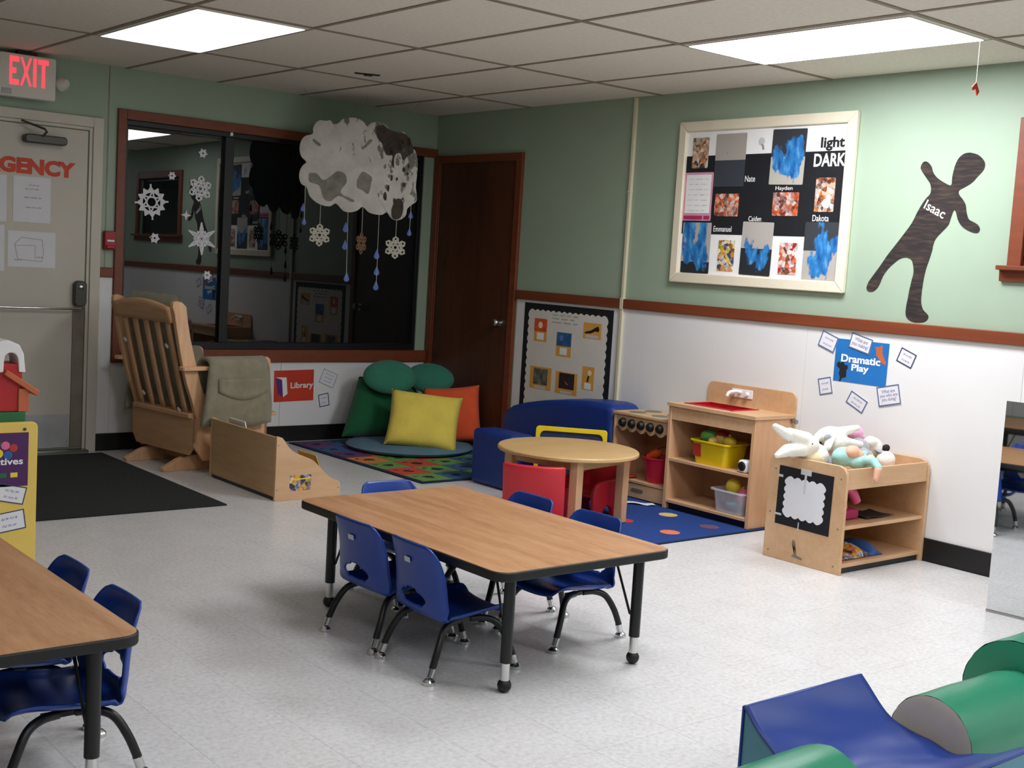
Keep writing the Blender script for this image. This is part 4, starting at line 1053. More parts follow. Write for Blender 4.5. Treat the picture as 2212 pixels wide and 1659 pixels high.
place(m_, 'round_cushion', 'green_cloth', 'round green cushion resting against the wall, the left one', 'cushion', look((-.585, -.40, .487), -25, 24), G)
m_ = roundcush(.172, .11); bmesh.ops.transform(m_.bm, matrix=Matrix.Diagonal((1.02, .66, 1, 1)), verts=m_.bm.verts)
place(m_, 'round_cushion', 'green_cloth', 'round green cushion in the corner by the brown door, the right one', 'cushion', look((-.245, -.405, .475), -38, 28, -3), G)

# book display shelf seen from behind
t = thing('book_display', 'low wooden book display turned away, with a picture label on its end', 'bookshelf', (-2.04, -1.45, 0))
MB().box(-2.240, -2.222, -1.820, -1.075, .028, .340).done('back_panel', 'maple_dull', t, bevel=.002)
EP = [(-2.240, 0), (-2.240, .342), (-2.232, .347), (-2.206, .338), (-2.188, .318), (-2.168, .289), (-2.145, .268), (-2.115, .25), (-2.06, .228), (-2.02, .212), (-1.985, .183), (-1.955, .153), (-1.915, .117), (-1.885, .098), (-1.850, .088), (-1.838, .075), (-1.838, 0)]
for y in (-1.838, -1.075): MB().prism(EP, 'y', y, y+.018).done('end_panel', 'maple_flat', t, bevel=.002)
for k, (x, z) in enumerate(((-2.19, .20), (-2.08, .13), (-1.97, .06))):
    MB().bx((x, -1.448, z), (.012, .742, .13), (0, rad(-14), 0)).done('tier', 'maple', t)
MB().box(-2.235, -1.85, -1.82, -1.075, .02, .035).done('bottom_board', 'maple', t)
st = MB().prism(rrect(-2.153, -2.024, .050, .134, .006, 3), 'y', -1.8392, -1.838).done('picture_label', 'label_print', t, smooth=False)
MB().bx((-2.088, -1.8395, .112), (.126, .001, .007), (0, rad(-3), 0)).done('label_stripe', 'toy_yellow', st)
for x, z in ((-2.228, .30), (-2.228, .06), (-1.852, .05)): MB().lathe([(0, .002), (.004, .001), (.004, 0)], (x, -1.838, z), 10, Matrix.Rotation(PI/2, 4, 'X')).done('screw', 'steel', t)
MB().box(-2.232, -2.224, -1.8, -1.09, 0, .028).done('toe_strip', 'black_frame', t)
def book(label, c, d, rot, m, grp='books in the display'):
    o = thing('picture_book', label, 'book', matrix=Matrix.Translation(c) @ Euler(rot).to_matrix().to_4x4(), group=grp); INV[o.name] = Matrix.Identity(4)
    sub('cover', MB().box(-d[0]/2, -d[0]/2+.0015, -d[1]/2, d[1]/2, -d[2]/2, d[2]/2).box(d[0]/2-.0015, d[0]/2, -d[1]/2, d[1]/2, -d[2]/2, d[2]/2).box(-d[0]/2, d[0]/2, -d[1]/2, -d[1]/2+.0015, -d[2]/2, d[2]/2), m, o, smooth=False)
    sub('pages', MB().box(-d[0]/2+.0016, d[0]/2-.0016, -d[1]/2+.002, d[1]/2-.004, -d[2]/2+.003, d[2]/2-.003), 'letter_white', o, smooth=False)
book('thin yellow book poking out of the book display front', (-1.900, -1.62, .145), (.008, .20, .15), (0, rad(-24), 0), 'yellow_paint')
book('white book peeking over the back of the book display', (-2.175, -1.30, .270), (.010, .19, .19), (0, rad(-14), 0), 'letter_white')
book('blue book on the middle tier of the book display', (-2.060, -1.30, .20), (.010, .20, .17), (0, rad(-14), 0), 'toy_blue')

# glider chair
t = thing('glider_chair', 'wooden glider rocking chair with olive cushions, slatted back to the viewer', 'chair', (-2.14, -.582, 0), rad(8))
def gl(mb): bmesh.ops.transform(mb.bm, matrix=Matrix.Translation((-2.14, -.582, 0)) @ Matrix.Rotation(rad(8), 4, 'Z'), verts=mb.bm.verts); return mb
STL = [(-.185, .325), (-.215, .42), (-.258, .53), (-.300, .68), (-.330, .82), (-.352, .93), (-.365, .965), (-.362, .992), (-.338, 1.0), (-.300, .990), (-.276, .968), (-.270, .93), (-.262, .88), (-.240, .78), (-.205, .66), (-.165, .53), (-.120, .42), (-.075, .345), (-.06, .315), (-.10, .305)]
for y in (-.340, .308): gl(MB().prism(STL, 'y', y, y+.032)).done('back_stile', 'pine', t, bevel=.004)
def backx(z): return -.20-.165*((z-.33)/.62)**.9 if z > .33 else -.20
tr = MB()
tr.sheet(lambda u, v: Vector((backx(.9)+.010-.028*v, -.308+.616*u, .875+.085*v+.035*v*math.sin(u*PI))), 14, 4)
gl(tr).done('top_rail', 'pine_flat', t, solid=.024)
gl(MB().bx((-.175, 0, .338), (.085, .616, .028), (0, rad(-8), 0))).done('bottom_rail', 'pine', t, bevel=.004)
for k in range(5):
    y = -.236+.118*k
    mb = MB(); mb.sheet(lambda u, v: Vector((backx(.35+.54*v)+.016, y-.020+.040*u, .35+.54*v)), 2, 10)
    gl(mb).done('back_slat', 'pine', t, solid=.014)
mb = MB()
def cush(sg):
    def fn(u, v):
        a, b = u*2-1, v*2-1; k = (max(0, 1-a**6)**.5)*(max(0, 1-b**6)**.5); z = .36+.67*v
        base = backx(min(z, .97))+.085+.010; return Vector((base+sg*.055*k, .290*a*(1-.10*max(0, b)**4), z+.0*sg))
    return fn
for sg in (1, -1): mb.sheet(cush(sg), 16, 18)
gl(mb).done('back_cushion', 'olive_fabric', t, merge=True, angle=80)
for y0_, y1_ in ((-.285, -.06), (.07, .25)):
    pass
for y, z in ((-.21, .735), (.245, .735), (-.20, .36), (.16, .42)): gl(MB().bx((backx(z)-.004, y, z), (.006, .030, .014), (rad(30), 0, 0))).done('cushion_tie', 'letter_white', t)
SK = [(-.345, .325), (.345, .325), (.345, .175), (.285, .100), (-.285, .100), (-.345, .175)]
gl(MB().prism(SK, 'x', -.200, -.180)).done('rear_skirt', 'pine_flat', t, bevel=.003)
gl(MB().prism(SK, 'x', .290, .310)).done('front_skirt', 'pine_flat', t, bevel=.003)
SD = [(-.200, .325), (.310, .325), (.310, .115), (.26, .070), (-.13, .070), (-.200, .160)]
for y in (-.345, .325): gl(MB().prism(SD, 'y', y, y+.020)).done('side_skirt', 'pine', t, bevel=.003)
gl(MB().box(-.16, .35, -.285, .285, .325, .445)).done('seat_cushion', 'olive_fabric', t, bevel=.035, seg=4)
for y in (-.385, .325): gl(MB().prism(rrect(-.31, .28, y, y+.060, .015), 'z', .605, .628)).done('arm_rail', 'pine', t, bevel=.004)
for y in (-.375, .345):
    gl(MB().prism([(.20, .325), (.28, .325), (.302, .40), (.290, .52), (.302, .62), (.295, .665), (.270, .682), (.252, .660), (.255, .60), (.248, .5), (.23, .40)], 'y', y, y+.028)).done('arm_front', 'pine', t, bevel=.004)
    gl(MB().prism(rrect(.16, .355, y-.005, y+.040, .012), 'z', .322, .342)).done('front_bracket', 'pine', t, bevel=.004)
for sg in (-1, 1):
    sec = smoothpath([(.255, .46), (.268, .58), (.285, .640), (.320, .668), (.360, .672), (.395, .655), (.412, .610), (.418, .50), (.425, .40), (.415, .285)], 4)
    def pf(u, v):
        i = v*(len(sec)-1); k = int(min(i, len(sec)-2)); p = sec[k].lerp(sec[k+1], i-k)
        pu = .010*math.sin(PI*u)**.5*(1+.25*math.sin(9*v+4*u)) if 0 < u < 1 else 0
        flare = .03*max(0, v-.6)/.4
        return Vector((-.150-flare*.9*(1-u)*2+(.400+flare)*u, sg*(p.x+pu), p.y+.006*math.sin(u*7)*(v > .8)))
    mb = MB().sheet(pf, 14, 30); pd = gl(mb).done('arm_pad', 'olive_fabric', t, solid=.022, angle=80)
    mb = MB()
    def ff(u, v):
        z = .560-v*(.075+.050*math.sin(PI*u)); return Vector((-.110+.350*u, sg*(.442+.004*v), z))
    mb.sheet(ff, 14, 5); gl(mb).done('pocket_flap', 'olive_fabric', pd, solid=.012)
RN = [(-.318, 0), (-.322, .022), (-.27, .045), (-.22, .070), (-.16, .085), (-.10, .09), (.12, .09), (.2, .07), (.30, .035), (.34, .018), (.34, 0)]
for y in (-.205, .205): gl(MB().prism(RN, 'y', y-.022, y+.022)).done('runner', 'pine', t, bevel=.004)
gl(MB().box(-.06, .0, -.19, .19, .03, .075)).done('base_stretcher', 'pine_flat', t)

# ================================================================== SOFA, ROUND TABLE, RED CHAIRS
t = thing('kids_sofa', 'blue vinyl children sofa with a rising rounded back against the right wall', 'sofa', (-.3, -1.95, 0))
BP = [(-1.310, .02), (-1.300, .22), (-1.300, .31), (-1.325, .365), (-1.40, .408), (-1.52, .442), (-1.70, .478), (-1.90, .508), (-2.10, .527), (-2.25, .532), (-2.33, .525), (-2.35, .49), (-2.35, .02)]
MB().prism(BP, 'x', -.30, -.05).done('backrest', 'blue_foam', t, bevel=.05, seg=5)
MB().box(-.60, -.28, -2.34, -1.40, .01, .20).done('seat', 'blue_foam', t, bevel=.03, seg=4)
o = MB().box(-.872, -.690, -2.12, -1.742, .002, .332).done('foam_ottoman', 'blue_foam', bevel=.028, seg=4); tag(o, 'blue vinyl block seat between rug and round table', 'seat')
t = thing('picture_tray', 'yellow rimmed board with navy picture standing behind the round table', 'tray', matrix=Matrix.Translation((-.650, -2.385, .270)) @ Matrix.Rotation(rad(-47), 4, 'Z') @ Matrix.Rotation(rad(84), 4, 'X')); INV[t.name] = Matrix.Identity(4)
P1, P2 = rrect(-.205, .205, -.255, .140, .02), rrect(-.180, .180, -.23, .112, .03)
mb = MB(); n = len(P1); mb.faces([(p[0], p[1], z) for z in (0, .022) for p in P1]+[(p[0], p[1], z) for z in (0, .022) for p in P2], [f for i in range(n) for f in ((i, (i+1) % n, n+(i+1) % n, n+i), (2*n+i, 3*n+i, 3*n+(i+1) % n, 2*n+(i+1) % n), (n+i, n+(i+1) % n, 3*n+(i+1) % n, 3*n+i), (i, 2*n+i, 2*n+(i+1) % n, (i+1) % n))])
sub('rim', mb, 'yellow_plastic', t, bevel=.003)
sub('picture', MB().prism(P2, 'z', .004, .010), 'tray_navy', t, smooth=False)
sub('orange_figure', MB().prism([(.03, .02), (.05, .06), (.09, .075), (.13, .05), (.13, .01), (.08, 0)], 'z', .010, .012), 'toy_orange', t)
sub('pink_figure', MB().prism([(.15, .05), (.165, .08), (.175, .06), (.165, .03)], 'z', .010, .012), 'toy_pink', t)

rc = Vector((-1.105, -2.865)); Rr = .368; hz = .393
t = thing('round_table', 'small round light-wood play table with four square legs', 'table', (rc.x, rc.y, 0))
MB().lathe([(0, hz-.022), (Rr-.006, hz-.022), (Rr, hz-.017), (Rr, hz-.005), (Rr-.005, hz), (0, hz)], (rc.x, rc.y, 0), 56).done('tabletop', 'maple_round', t)
ang0 = 12
for k in range(4):
    a = rad(ang0+45+90*k); c = rc+Vector((math.cos(a), math.sin(a)))*.295
    M = Matrix.Translation((c.x, c.y, 0)) @ Matrix.Rotation(rad(ang0), 4, 'Z')
    MB().box(-.026, .026, -.026, .026, .009, hz-.022, M).done('leg', 'maple', t, bevel=.005)
    a2 = rad(ang0+90*k); c2 = rc+Vector((math.cos(a2), math.sin(a2)))*.209
    M = Matrix.Translation((c2.x, c2.y, 0)) @ Matrix.Rotation(a2, 4, 'Z')
    MB().box(-.010, .010, -.185, .185, hz-.072, hz-.022, M).done('apron', 'maple_round', t)

def red_chair(label, x, y, a, k=1.0):
    t = thing('toddler_chair', label, 'chair', (x, y, .009), rad(a), group='red moulded toddler chairs')
    INV[t.name] = Matrix.Identity(4)
    # local: faces +x; curved back at -x
    mb = MB()
    mb.sheet(lambda u, v: Vector((-.125-.045*v+.05*abs(2*u-1)**2.5, k*(-.165+.33*u)*(1+.02*v), .05+.290*v)), 16, 10)
    sub('backrest', mb, 'red_plastic', t, solid=.026, bevel=.006)
    for sg in (-1, 1):
        sub('side_panel', MB().prism([(-.10, 0), (-.085, .255), (-.05, .215), (.07, .205), (.11, .19), (.125, .15), (.12, 0), (.055, 0), (.045, .06), (.02, .075), (-.01, .06), (-.02, 0)], 'y', sg*k*.150-.013, sg*k*.150+.013), 'red_plastic', t, bevel=.006)
    sub('seat', MB().prism([(-.125, .135), (.115, .14), (.125, .128), (.12, .112), (-.12, .11)], 'y', -k*.14, k*.14), 'red_plastic', t, bevel=.006)
    return t
red_chair('red moulded toddler chair with its back to the viewer under the round table', -1.372, -2.943, 40, .90)
red_chair('red moulded toddler chair on the far side of the round table', -.862, -2.812, 180, .86)

# ================================================================== PLAY KITCHEN
z0 = .009
t = thing('play_stove', 'light-wood play stove with black knobs left of the sink', 'play stove', (-.15, -2.59, z0))
x0, x1, ya, yb, ht = -.300, -.016, -2.815, -2.365, .500
for y in (ya, yb-.016): MB().box(x0, x1, y, y+.016, z0, ht-.016).done('side_panel', 'maple', t, bevel=.002)
top = MB().box(x0-.008, x1, ya-.004, yb+.004, ht-.016, ht).done('counter', 'maple_flat', t, bevel=.003)
for x, y in ((-.215, -2.475), (-.085, -2.475), (-.215, -2.655), (-.085, -2.655)): MB().lathe([(0, .0015), (.052, .0015), (.052, 0)], (x, y, ht), 24).done('burner', 'burner_green', top)
MB().box(-.020, -.016, ya+.016, yb-.016, z0, ht-.016).done('back_panel', 'maple_dull', t)
FP = [(yb-.016, ht-.016), (yb-.016, .405)]
yk = [-2.440-.075*k for k in range(5)]
prv = None
fpts = [(yb-.016, ht-.016), (yb-.016, .412)]
for i in range(49):
    y = yb-.035+(ya-yb+.07)*i/48; fpts.append((y, .412-.022*abs(math.sin((i/48)*PI*5))))
fpts += [(ya+.016, .412), (ya+.016, ht-.016)]
MB().prism(fpts, 'x', x0+.004, x0+.018).done('control_panel', 'maple_flat', t)
for y in yk: MB().lathe([(0, .026), (.016, .026), (.021, .02), (.027, .006), (.027, 0)], (x0+.004, y, .440), 20, Matrix.Rotation(-PI/2, 4, 'Y')).done('knob', 'black_rubber', t)
MB().box(x0+.006, -.02, ya+.016, yb-.016, .098, .114).done('shelf', 'maple_flat', t, bevel=.002)
dr = MB().box(x0+.010, x0+.024, ya+.016, yb-.016, .014, .094).done('lower_panel', 'maple_flat', t)
MB().prism([(-2.545, .048), (-2.625, .048), (-2.635, .058), (-2.625, .068), (-2.545, .068), (-2.535, .058)], 'x', x0+.008, x0+.0105).done('finger_slot', 'strip_brown', dr)

t = thing('play_sink', 'light-wood play sink cabinet with red basin and tall back', 'play sink', (-.17, -3.14, z0))
x0, x1, ya, yb, ht = -.335, -.012, -3.452, -2.832, .608
for y in (ya, yb-.022): MB().box(x0, x1, y, y+.022, z0, ht-.018).done('side_panel', 'maple', t, bevel=.002)
bx0, bx1, by0, by1 = -.268, -.075, -3.235, -2.905
mb = MB().box(x0-.01, bx0, ya-.006, yb+.006, ht-.018, ht).box(bx1, x1, ya-.006, yb+.006, ht-.018, ht).box(bx0, bx1, ya-.006, by0, ht-.018, ht).box(bx0, bx1, by1, yb+.006, ht-.018, ht)
mb.done('counter', 'maple_flat', t)
mb = MB()
mb.box(bx0-.012, bx1+.012, by0-.012, by0+.006, ht, ht+.004).box(bx0-.012, bx1+.012, by1-.006, by1+.012, ht, ht+.004).box(bx0-.012, bx0+.006, by0, by1, ht, ht+.004).box(bx1-.006, bx1+.012, by0, by1, ht, ht+.004)
mb.box(bx0, bx1, by0, by1, ht-.075, ht-.070).box(bx0, bx0+.004, by0, by1, ht-.07, ht).box(bx1-.004, bx1, by0, by1, ht-.07, ht).box(bx0, bx1, by0, by0+.004, ht-.07, ht).box(bx0, bx1, by1-.004, by1, ht-.07, ht)
mb.done('basin', 'sink_red', t)
MB().prism(rrect(ya-.004, yb+.004, .40, .728, .04), 'x', x1-.006, x1+.006).done('splashback', 'maple_flat', t, bevel=.003)
fa = MB().box(x1-.012, x1-.006, -3.160, -3.012, .655, .704).done('faucet_plate', 'white_plastic', t, bevel=.003)
MB().tube(smoothpath([(x1-.01, -3.075, .685), (x1-.05, -3.068, .692), (x1-.085, -3.055, .684), (x1-.095, -3.05, .664)], 4), .010, 10).done('spout', 'white_plastic', fa)
for y in (-3.125, -3.03): MB().cyl((x1-.01, y, .680), (x1-.035, y, .680), .012, seg=14).done('tap', 'white_plastic', fa)
MB().box(x0+.004, x0+.020, ya+.022, yb-.022, .515, ht-.018).done('front_rail', 'maple_flat', t)
MB().box(x0+.004, x1-.01, ya+.022, yb-.022, .280, .297).done('shelf', 'maple_flat', t, bevel=.002)
MB().box(x0+.004, x1-.01, ya+.022, yb-.022, .045, .062).done('bottom_shelf', 'maple_flat', t, bevel=.002)
MB().box(x0+.03, x0+.04, ya+.022, yb-.022, z0, .045).done('toe_kick', 'black_frame', t)
MB().box(x1-.010, x1-.006, ya+.022, yb-.022, .06, .52).done('back_panel', 'maple_dull', t)
MB().cyl((-.04, ya, .575), (-.04, ya-.028, .575), .010, seg=12).lathe([(0, .012), (.012, .012), (.014, 0), (0, 0)], (-.04, ya-.026, .575), 14, Matrix.Rotation(PI/2, 4, 'X')).done('side_hook', 'steel', t)

# toys on the sink shelves
def tub(name, label, cat, c, wx, wy, h, taper, m, wall=.003, rim=.010, z=None):
    t_ = thing(name, label, cat, c)
    def loop(k, ox, oy, zz): return [(c[0]+p[0], c[1]+p[1], zz) for p in rrect(-ox, ox, -oy, oy, min(ox, oy)*.3, 5)]
    L = [loop(0, wx/2*taper, wy/2*taper, c[2]), loop(1, wx/2, wy/2, c[2]+h), loop(2, wx/2+rim, wy/2+rim, c[2]+h), loop(3, wx/2+rim, wy/2+rim, c[2]+h-.008), loop(3, wx/2+rim-.003, wy/2+rim-.003, c[2]+h-.006), loop(3, wx/2-wall, wy/2-wall, c[2]+h-.003), loop(4, wx/2*taper-wall, wy/2*taper-wall, c[2]+.004)]
    n_ = len(L[0]); vs = [v for l_ in L for v in l_]; fs = [tuple(range(n_))]
    for i in range(len(L)-1):
        if i == 2: pass
        for j in range(n_): fs.append((i*n_+j, i*n_+(j+1) % n_, (i+1)*n_+(j+1) % n_, (i+1)*n_+j))
    fs.append(tuple(range((len(L)-1)*n_, len(L)*n_)))
    MB().faces(vs, fs).done('tub', m, t_, recalc=False)
    return t_
b = tub('toy_basket', 'yellow plastic basket of toy food on the sink shelf', 'basket', (-.225, -3.128, .2975), .19, .262, .130, .84, 'yellow_plastic')
MB().bx((-.3165, -3.045, .372), (.002, .055, .07), (0, rad(-6.6), 0)).done('basket_label', 'toy_red', b)
G = 'toy food in the yellow basket'
tag(MB().ball((-.245, -3.070, .445), (.035, .055, .038), rot=(0, 0, .4)).done('toy_pepper', 'toy_green'), 'green toy vegetable in the yellow basket', 'toy food', G)
tag(MB().lathe([(0, 0), (.024, .0), (.028, .03), (.036, .05), (.030, .075), (0, .085)], (-.235, -3.145, .385), 18).done('toy_cupcake', 'toy_tan'), 'tan toy cupcake in the middle of the yellow basket', 'toy food', G)
tag(MB().ball((-.20, -3.120, .455), (.045, .045, .030)).done('toy_tomato', 'toy_red'), 'red toy tomato behind the cupcake in the basket', 'toy food', G)
mb = MB().ball((-.235, -3.205, .430), (.036, .040, .034)); mb.tube([(-.235, -3.205, .455), (-.232, -3.198, .475)], [.012, .004], 8)
tag(mb.done('toy_lemon', 'toy_yellow'), 'yellow toy lemon at the right end of the basket', 'toy food', G)
tag(MB().ball((-.28, -3.125, .428), (.026, .03, .024)).done('toy_corn', 'yellow_paint'), 'pale yellow toy piece at the front of the basket', 'toy food', G)
tb = thing('toy_camera', 'white rounded toy block with a dark round lens on the sink shelf', 'toy', (-.270, -3.395, .297))
MB().box(-.325, -.258, -3.405, -3.340, .2972, .366).done('body', 'white_plastic', tb, bevel=.018, seg=4)
MB().lathe([(0, .006), (.018, .006), (.024, .001), (.026, 0)], (-.3245, -3.373, .333), 20, Matrix.Rotation(-PI/2, 4, 'Y')).done('lens', 'black_rubber', tb)
b = tub('storage_bin', 'translucent plastic bin of toys on the lowest sink shelf', 'bin', (-.230, -3.290, .0625), .20, .215, .125, .86, 'clear_plastic', .002, .014)
G = 'toys in the translucent bin'
tag(MB().ball((-.245, -3.265, .200), (.045, .045, .045)).done('toy_ball', 'toy_yellow'), 'yellow toy ball on top of the translucent bin', 'toy', G)
mb = MB().lathe([(0, 0), (.03, 0), (.034, .03), (.026, .05), (0, .055)], (-.20, -3.325, .16), 18); mb.tube(smoothpath([(-.235, -3.33, .20), (-.255, -3.335, .205), (-.25, -3.335, .175)], 4), .006, 8)
tag(mb.done('toy_cup', 'toy_tan'), 'tan toy cup behind the yellow ball in the bin', 'toy', G)
tag(MB().ball((-.255, -3.345, .155), (.04, .036, .048)).done('toy_fruit', 'toy_pink'), 'pink toy fruit at the right of the bin', 'toy', G)
tag(MB().ball((-.25, -3.285, .105), (.045, .06, .028)).done('toy_dish', 'toy_teal'), 'teal toy dish low inside the translucent bin', 'toy', G)
# bucket in the stove
b = thing('toy_bucket', 'red plastic bucket inside the play stove', 'bucket', (-.195, -2.705, .114))
MB().lathe([(0, 0), (.066, 0), (.094, .140), (.100, .140), (.100, .148), (.088, .148), (.062, .006), (0, .006)], (-.195, -2.655, .1145), 32).done('tub', 'bucket_red', b)
mb = MB(); mb.tube(smoothpath([(-.195, -2.555, .255), (-.11, -2.58, .30), (-.09, -2.655, .315), (-.11, -2.73, .30), (-.195, -2.755, .255)], 5), .004, 8); mb.done('handle', 'bucket_red', b)
tag(MB().lathe([(0, -.05), (.022, -.045), (.03, 0), (.026, .03), (0, .05)], (0, 0, 0), 18, Matrix.Translation((-.215, -2.635, .272)) @ Euler((rad(60), 0, rad(20))).to_matrix().to_4x4()).done('toy_carrot', 'toy_orange'), 'orange toy vegetable on top of the red bucket', 'toy food')
tag(MB().lathe([(0, .004), (.045, .006), (.052, .012), (.05, .013), (.042, .008), (0, .006)], (-.255, -2.470, .1145), 24).done('toy_plate', 'toy_red'), 'small red toy plate beside the bucket in the stove', 'toy')

# ================================================================== TOY SHELF WITH PLUSH PILE
t = thing('toy_shelf', 'light-wood toy shelf with scalloped picture on its end and plush on top', 'shelf', (-.35, -4.06, 0))
xa, xb, ya, yb = -.690, -.012, -4.285, -3.845
EPn = [(yb, 0), (yb, .47), (yb-.012, .492), (yb-.03, .50), (ya+.045, .50), (ya+.018, .49), (ya+.004, .468), (ya, .44), (ya, 0)]
for x in (xa, xb-.018): MB().prism(EPn, 'x', x, x+.018).done('end_panel', 'maple_flat', t, bevel=.002)
MB().box(xa+.018, xb-.018, yb-.012, yb, .03, .49).done('back_panel', 'maple_dull', t)
MB().box(xa+.018, xb-.018, ya+.012, yb-.012, .405, .420).done('tray_shelf', 'maple_flat', t)
MB().box(xa+.018, xb-.018, ya+.006, ya+.020, .405, .487).done('tray_rail', 'maple_flat', t, bevel=.002)
MB().box(xa+.018, xb-.018, ya+.004, ya+.020, .393, .413).done('rail_lip', 'maple_flat', t, bevel=.002)
MB().box(xa+.018, xb-.018, ya+.012, yb-.012, .205, .222).done('shelf', 'maple_flat', t, bevel=.002)
MB().box(xa+.018, xb-.018, ya+.012, yb-.012, .028, .046).done('bottom_shelf', 'maple_flat', t, bevel=.002)
MB().box(xa+.018, xb-.018, ya+.022, ya+.030, .0, .028).done('toe_strip', 'black_frame', t)
MB().prism([(-4.028, .105), (-4.018, .112), (-4.012, .10), (-4.030, .07), (-4.042, .040), (-4.075, .034), (-4.075, .024), (-4.015, .030), (-4.020, .040), (-4.030, .040)], 'x', xa-.0012, xa).done('picture_sticker', 'strip_brown', t, smooth=False)
for y, z in ((-3.885, .43), (-4.255, .44), (-4.26, .21), (-3.87, .22), (-3.875, .035), (-4.25, .035)): MB().lathe([(0, .002), (.0045, .001), (.0045, 0)], (xa, y, z), 10, Matrix.Rotation(-PI/2, 4, 'Y')).done('screw', 'strip_brown', t)
pt = thing('scallop_picture', 'white sheet with black scalloped border taped to the toy shelf end', 'poster', matrix=Matrix.Translation((xa-.0008, 0, 0)) @ frameR(-4.060, .308, 0, -1.0)); INV[pt.name] = Matrix.Identity(4)
sub('border', MB().box(-.155, .155, -.14, .14, 0, .001), 'black_paper', pt, smooth=False)
sub('sheet', MB().prism(scallop(-.118, .118, -.100, .098, .044, .044, .011), 'z', .001, .0018), 'white_paper', pt, smooth=False)
for q in ((-.03, .03, .118, .146, .0012, .0018), (-.006, .006, .03, .12, .0019, .0024), (-.158, -.12, -.098, -.088, .0019, .0024), (-.158, -.13, .085, .097, .0013, .0019), (-.02, -.014, -.15, -.11, .0013, .0019)): sub('tape', MB().box(*q), 'clear_tape', pt, smooth=False)
# plush toys
def plush(name, label, blobs, m, grp='plush toys heaped on the toy shelf', vox=.006, parts=()):
    mb = MB()
    for c, r, *ro in blobs: mb.ball(c, r, 14, 9, ro[0] if ro else None)
    if not parts:
        return tag(mb.done(name, m, remesh=vox), label, 'plush toy', grp)
    lo = Vector((sum(b_[0][0] for b_ in blobs)/len(blobs), sum(b_[0][1] for b_ in blobs)/len(blobs), min(b_[0][2] for b_ in blobs)-.03))
    r_ = thing(name, label, 'plush toy', lo, group=grp); mb.done('body', m, r_, remesh=vox)
    for pn, pb, pm_ in parts:
        mb = MB()
        for c, r, *ro in pb: mb.ball(c, r, 12, 8, ro[0] if ro else None)
        mb.done(pn, pm_, r_, remesh=vox*.8)
    return r_
def chain(a, b, r1, r2, n=6):
    a, b = Vector(a), Vector(b); return [(tuple(a.lerp(b, i/n)), r1+(r2-r1)*i/n) for i in range(n+1)]
yp = -4.02
plush('plush_rabbit', 'white long-eared plush rabbit flopped over the left corner of the shelf', [((-.590, yp, .500), (.080, .07, .070)), ((-.645, yp, .560), (.062, .055, .052))]+chain((-.665, yp, .585), (-.79, yp, .620), .040, .030, 5)+chain((-.80, yp, .615), (-.880, yp+.01, .655), .029, .017, 5)+chain((-.680, yp, .545), (-.820, yp-.02, .548), .038, .030, 5)+chain((-.830, yp-.02, .545), (-.905, yp-.03, .530), .029, .014, 4), 'plush_white',
      parts=(('eye', [((-.675, yp-.05, .575), .006)], 'plush_black'),))
plush('plush_chick', 'round cream plush head behind the shelf end panel', [((-.622, -4.045, .500), (.048, .045, .042))]+chain((-.622, -4.045, .535), (-.627, -4.045, .556), .012, .006, 2), 'plush_cream')
plush('brown_haired_doll', 'doll with dark brown hair lying behind the grey plush', [((-.495, -3.935, .545), (.055, .05, .045))], 'plush_brown', parts=(('hair_tuft', chain((-.54, -3.95, .56), (-.565, -3.96, .525), .018, .010, 3), 'plush_black'),))
plush('plush_mouse', 'grey plush animal lying between rabbit and doll', [((-.535, -4.03, .485), (.05, .045, .05)), ((-.560, -4.0, .520), (.032, .03, .03))]+chain((-.56, -4.03, .535), (-.545, -4.09, .47), .026, .018, 5), 'plush_grey', parts=(('nose', [((-.548, -4.105, .500), (.014, .012, .010))], 'plush_black'),))
plush('plush_lamb', 'largest white plush lamb sprawled on top of the heap', [((-.425, -3.99, .590), (.085, .06, .048)), ((-.415, -4.01, .560), (.065, .055, .055))]+chain((-.47, -4.02, .585), (-.545, -4.06, .550), .024, .019, 5)+chain((-.385, -4.0, .605), (-.265, -4.02, .628), .030, .017, 6)+chain((-.385, -4.04, .565), (-.285, -4.06, .552), .028, .019, 6)+chain((-.485, -3.98, .60), (-.535, -3.98, .575), .026, .020, 3), 'plush_white', parts=(('ear', [((-.505, -4.03, .590), (.03, .014, .02))], 'plush_grey'),))
plush('baby_doll', 'baby doll in aqua clothes with a peach face hanging over the tray rail', [((-.540, -4.150, .520), (.072, .045, .048)), ((-.485, -4.195, .500), (.070, .04, .034)), ((-.43, -4.185, .490), (.05, .04, .04))]+chain((-.485, -4.225, .512), (-.475, -4.272, .516), .024, .020, 4)+chain((-.475, -4.272, .516), (-.492, -4.312, .490), .019, .019, 3)+chain((-.43, -4.16, .52), (-.37, -4.15, .525), .024, .018, 4), 'plush_aqua',
      parts=(('face', [((-.520, -4.182, .545), (.050, .034, .034)), ((-.488, -4.198, .532), (.030, .024, .026))], 'doll_skin'), ('bib', [((-.470, -4.250, .522), (.030, .018, .022))], 'plush_cream'), ('foot', chain((-.496, -4.314, .480), (-.512, -4.316, .440), .020, .013, 4), 'doll_skin')))
plush('plush_elephant', 'pale grey plush animal right of the lamb', [((-.260, -4.04, .525), (.055, .05, .055)), ((-.30, -4.10, .495), (.05, .045, .045)), ((-.215, -4.0, .540), (.04, .04, .035))], 'plush_grey')
plush('plush_piglet', 'small pink plush toy at the back of the heap', [((-.175, -3.95, .590), (.045, .04, .040)), ((-.125, -3.94, .560), (.035, .03, .035))], 'plush_pink')
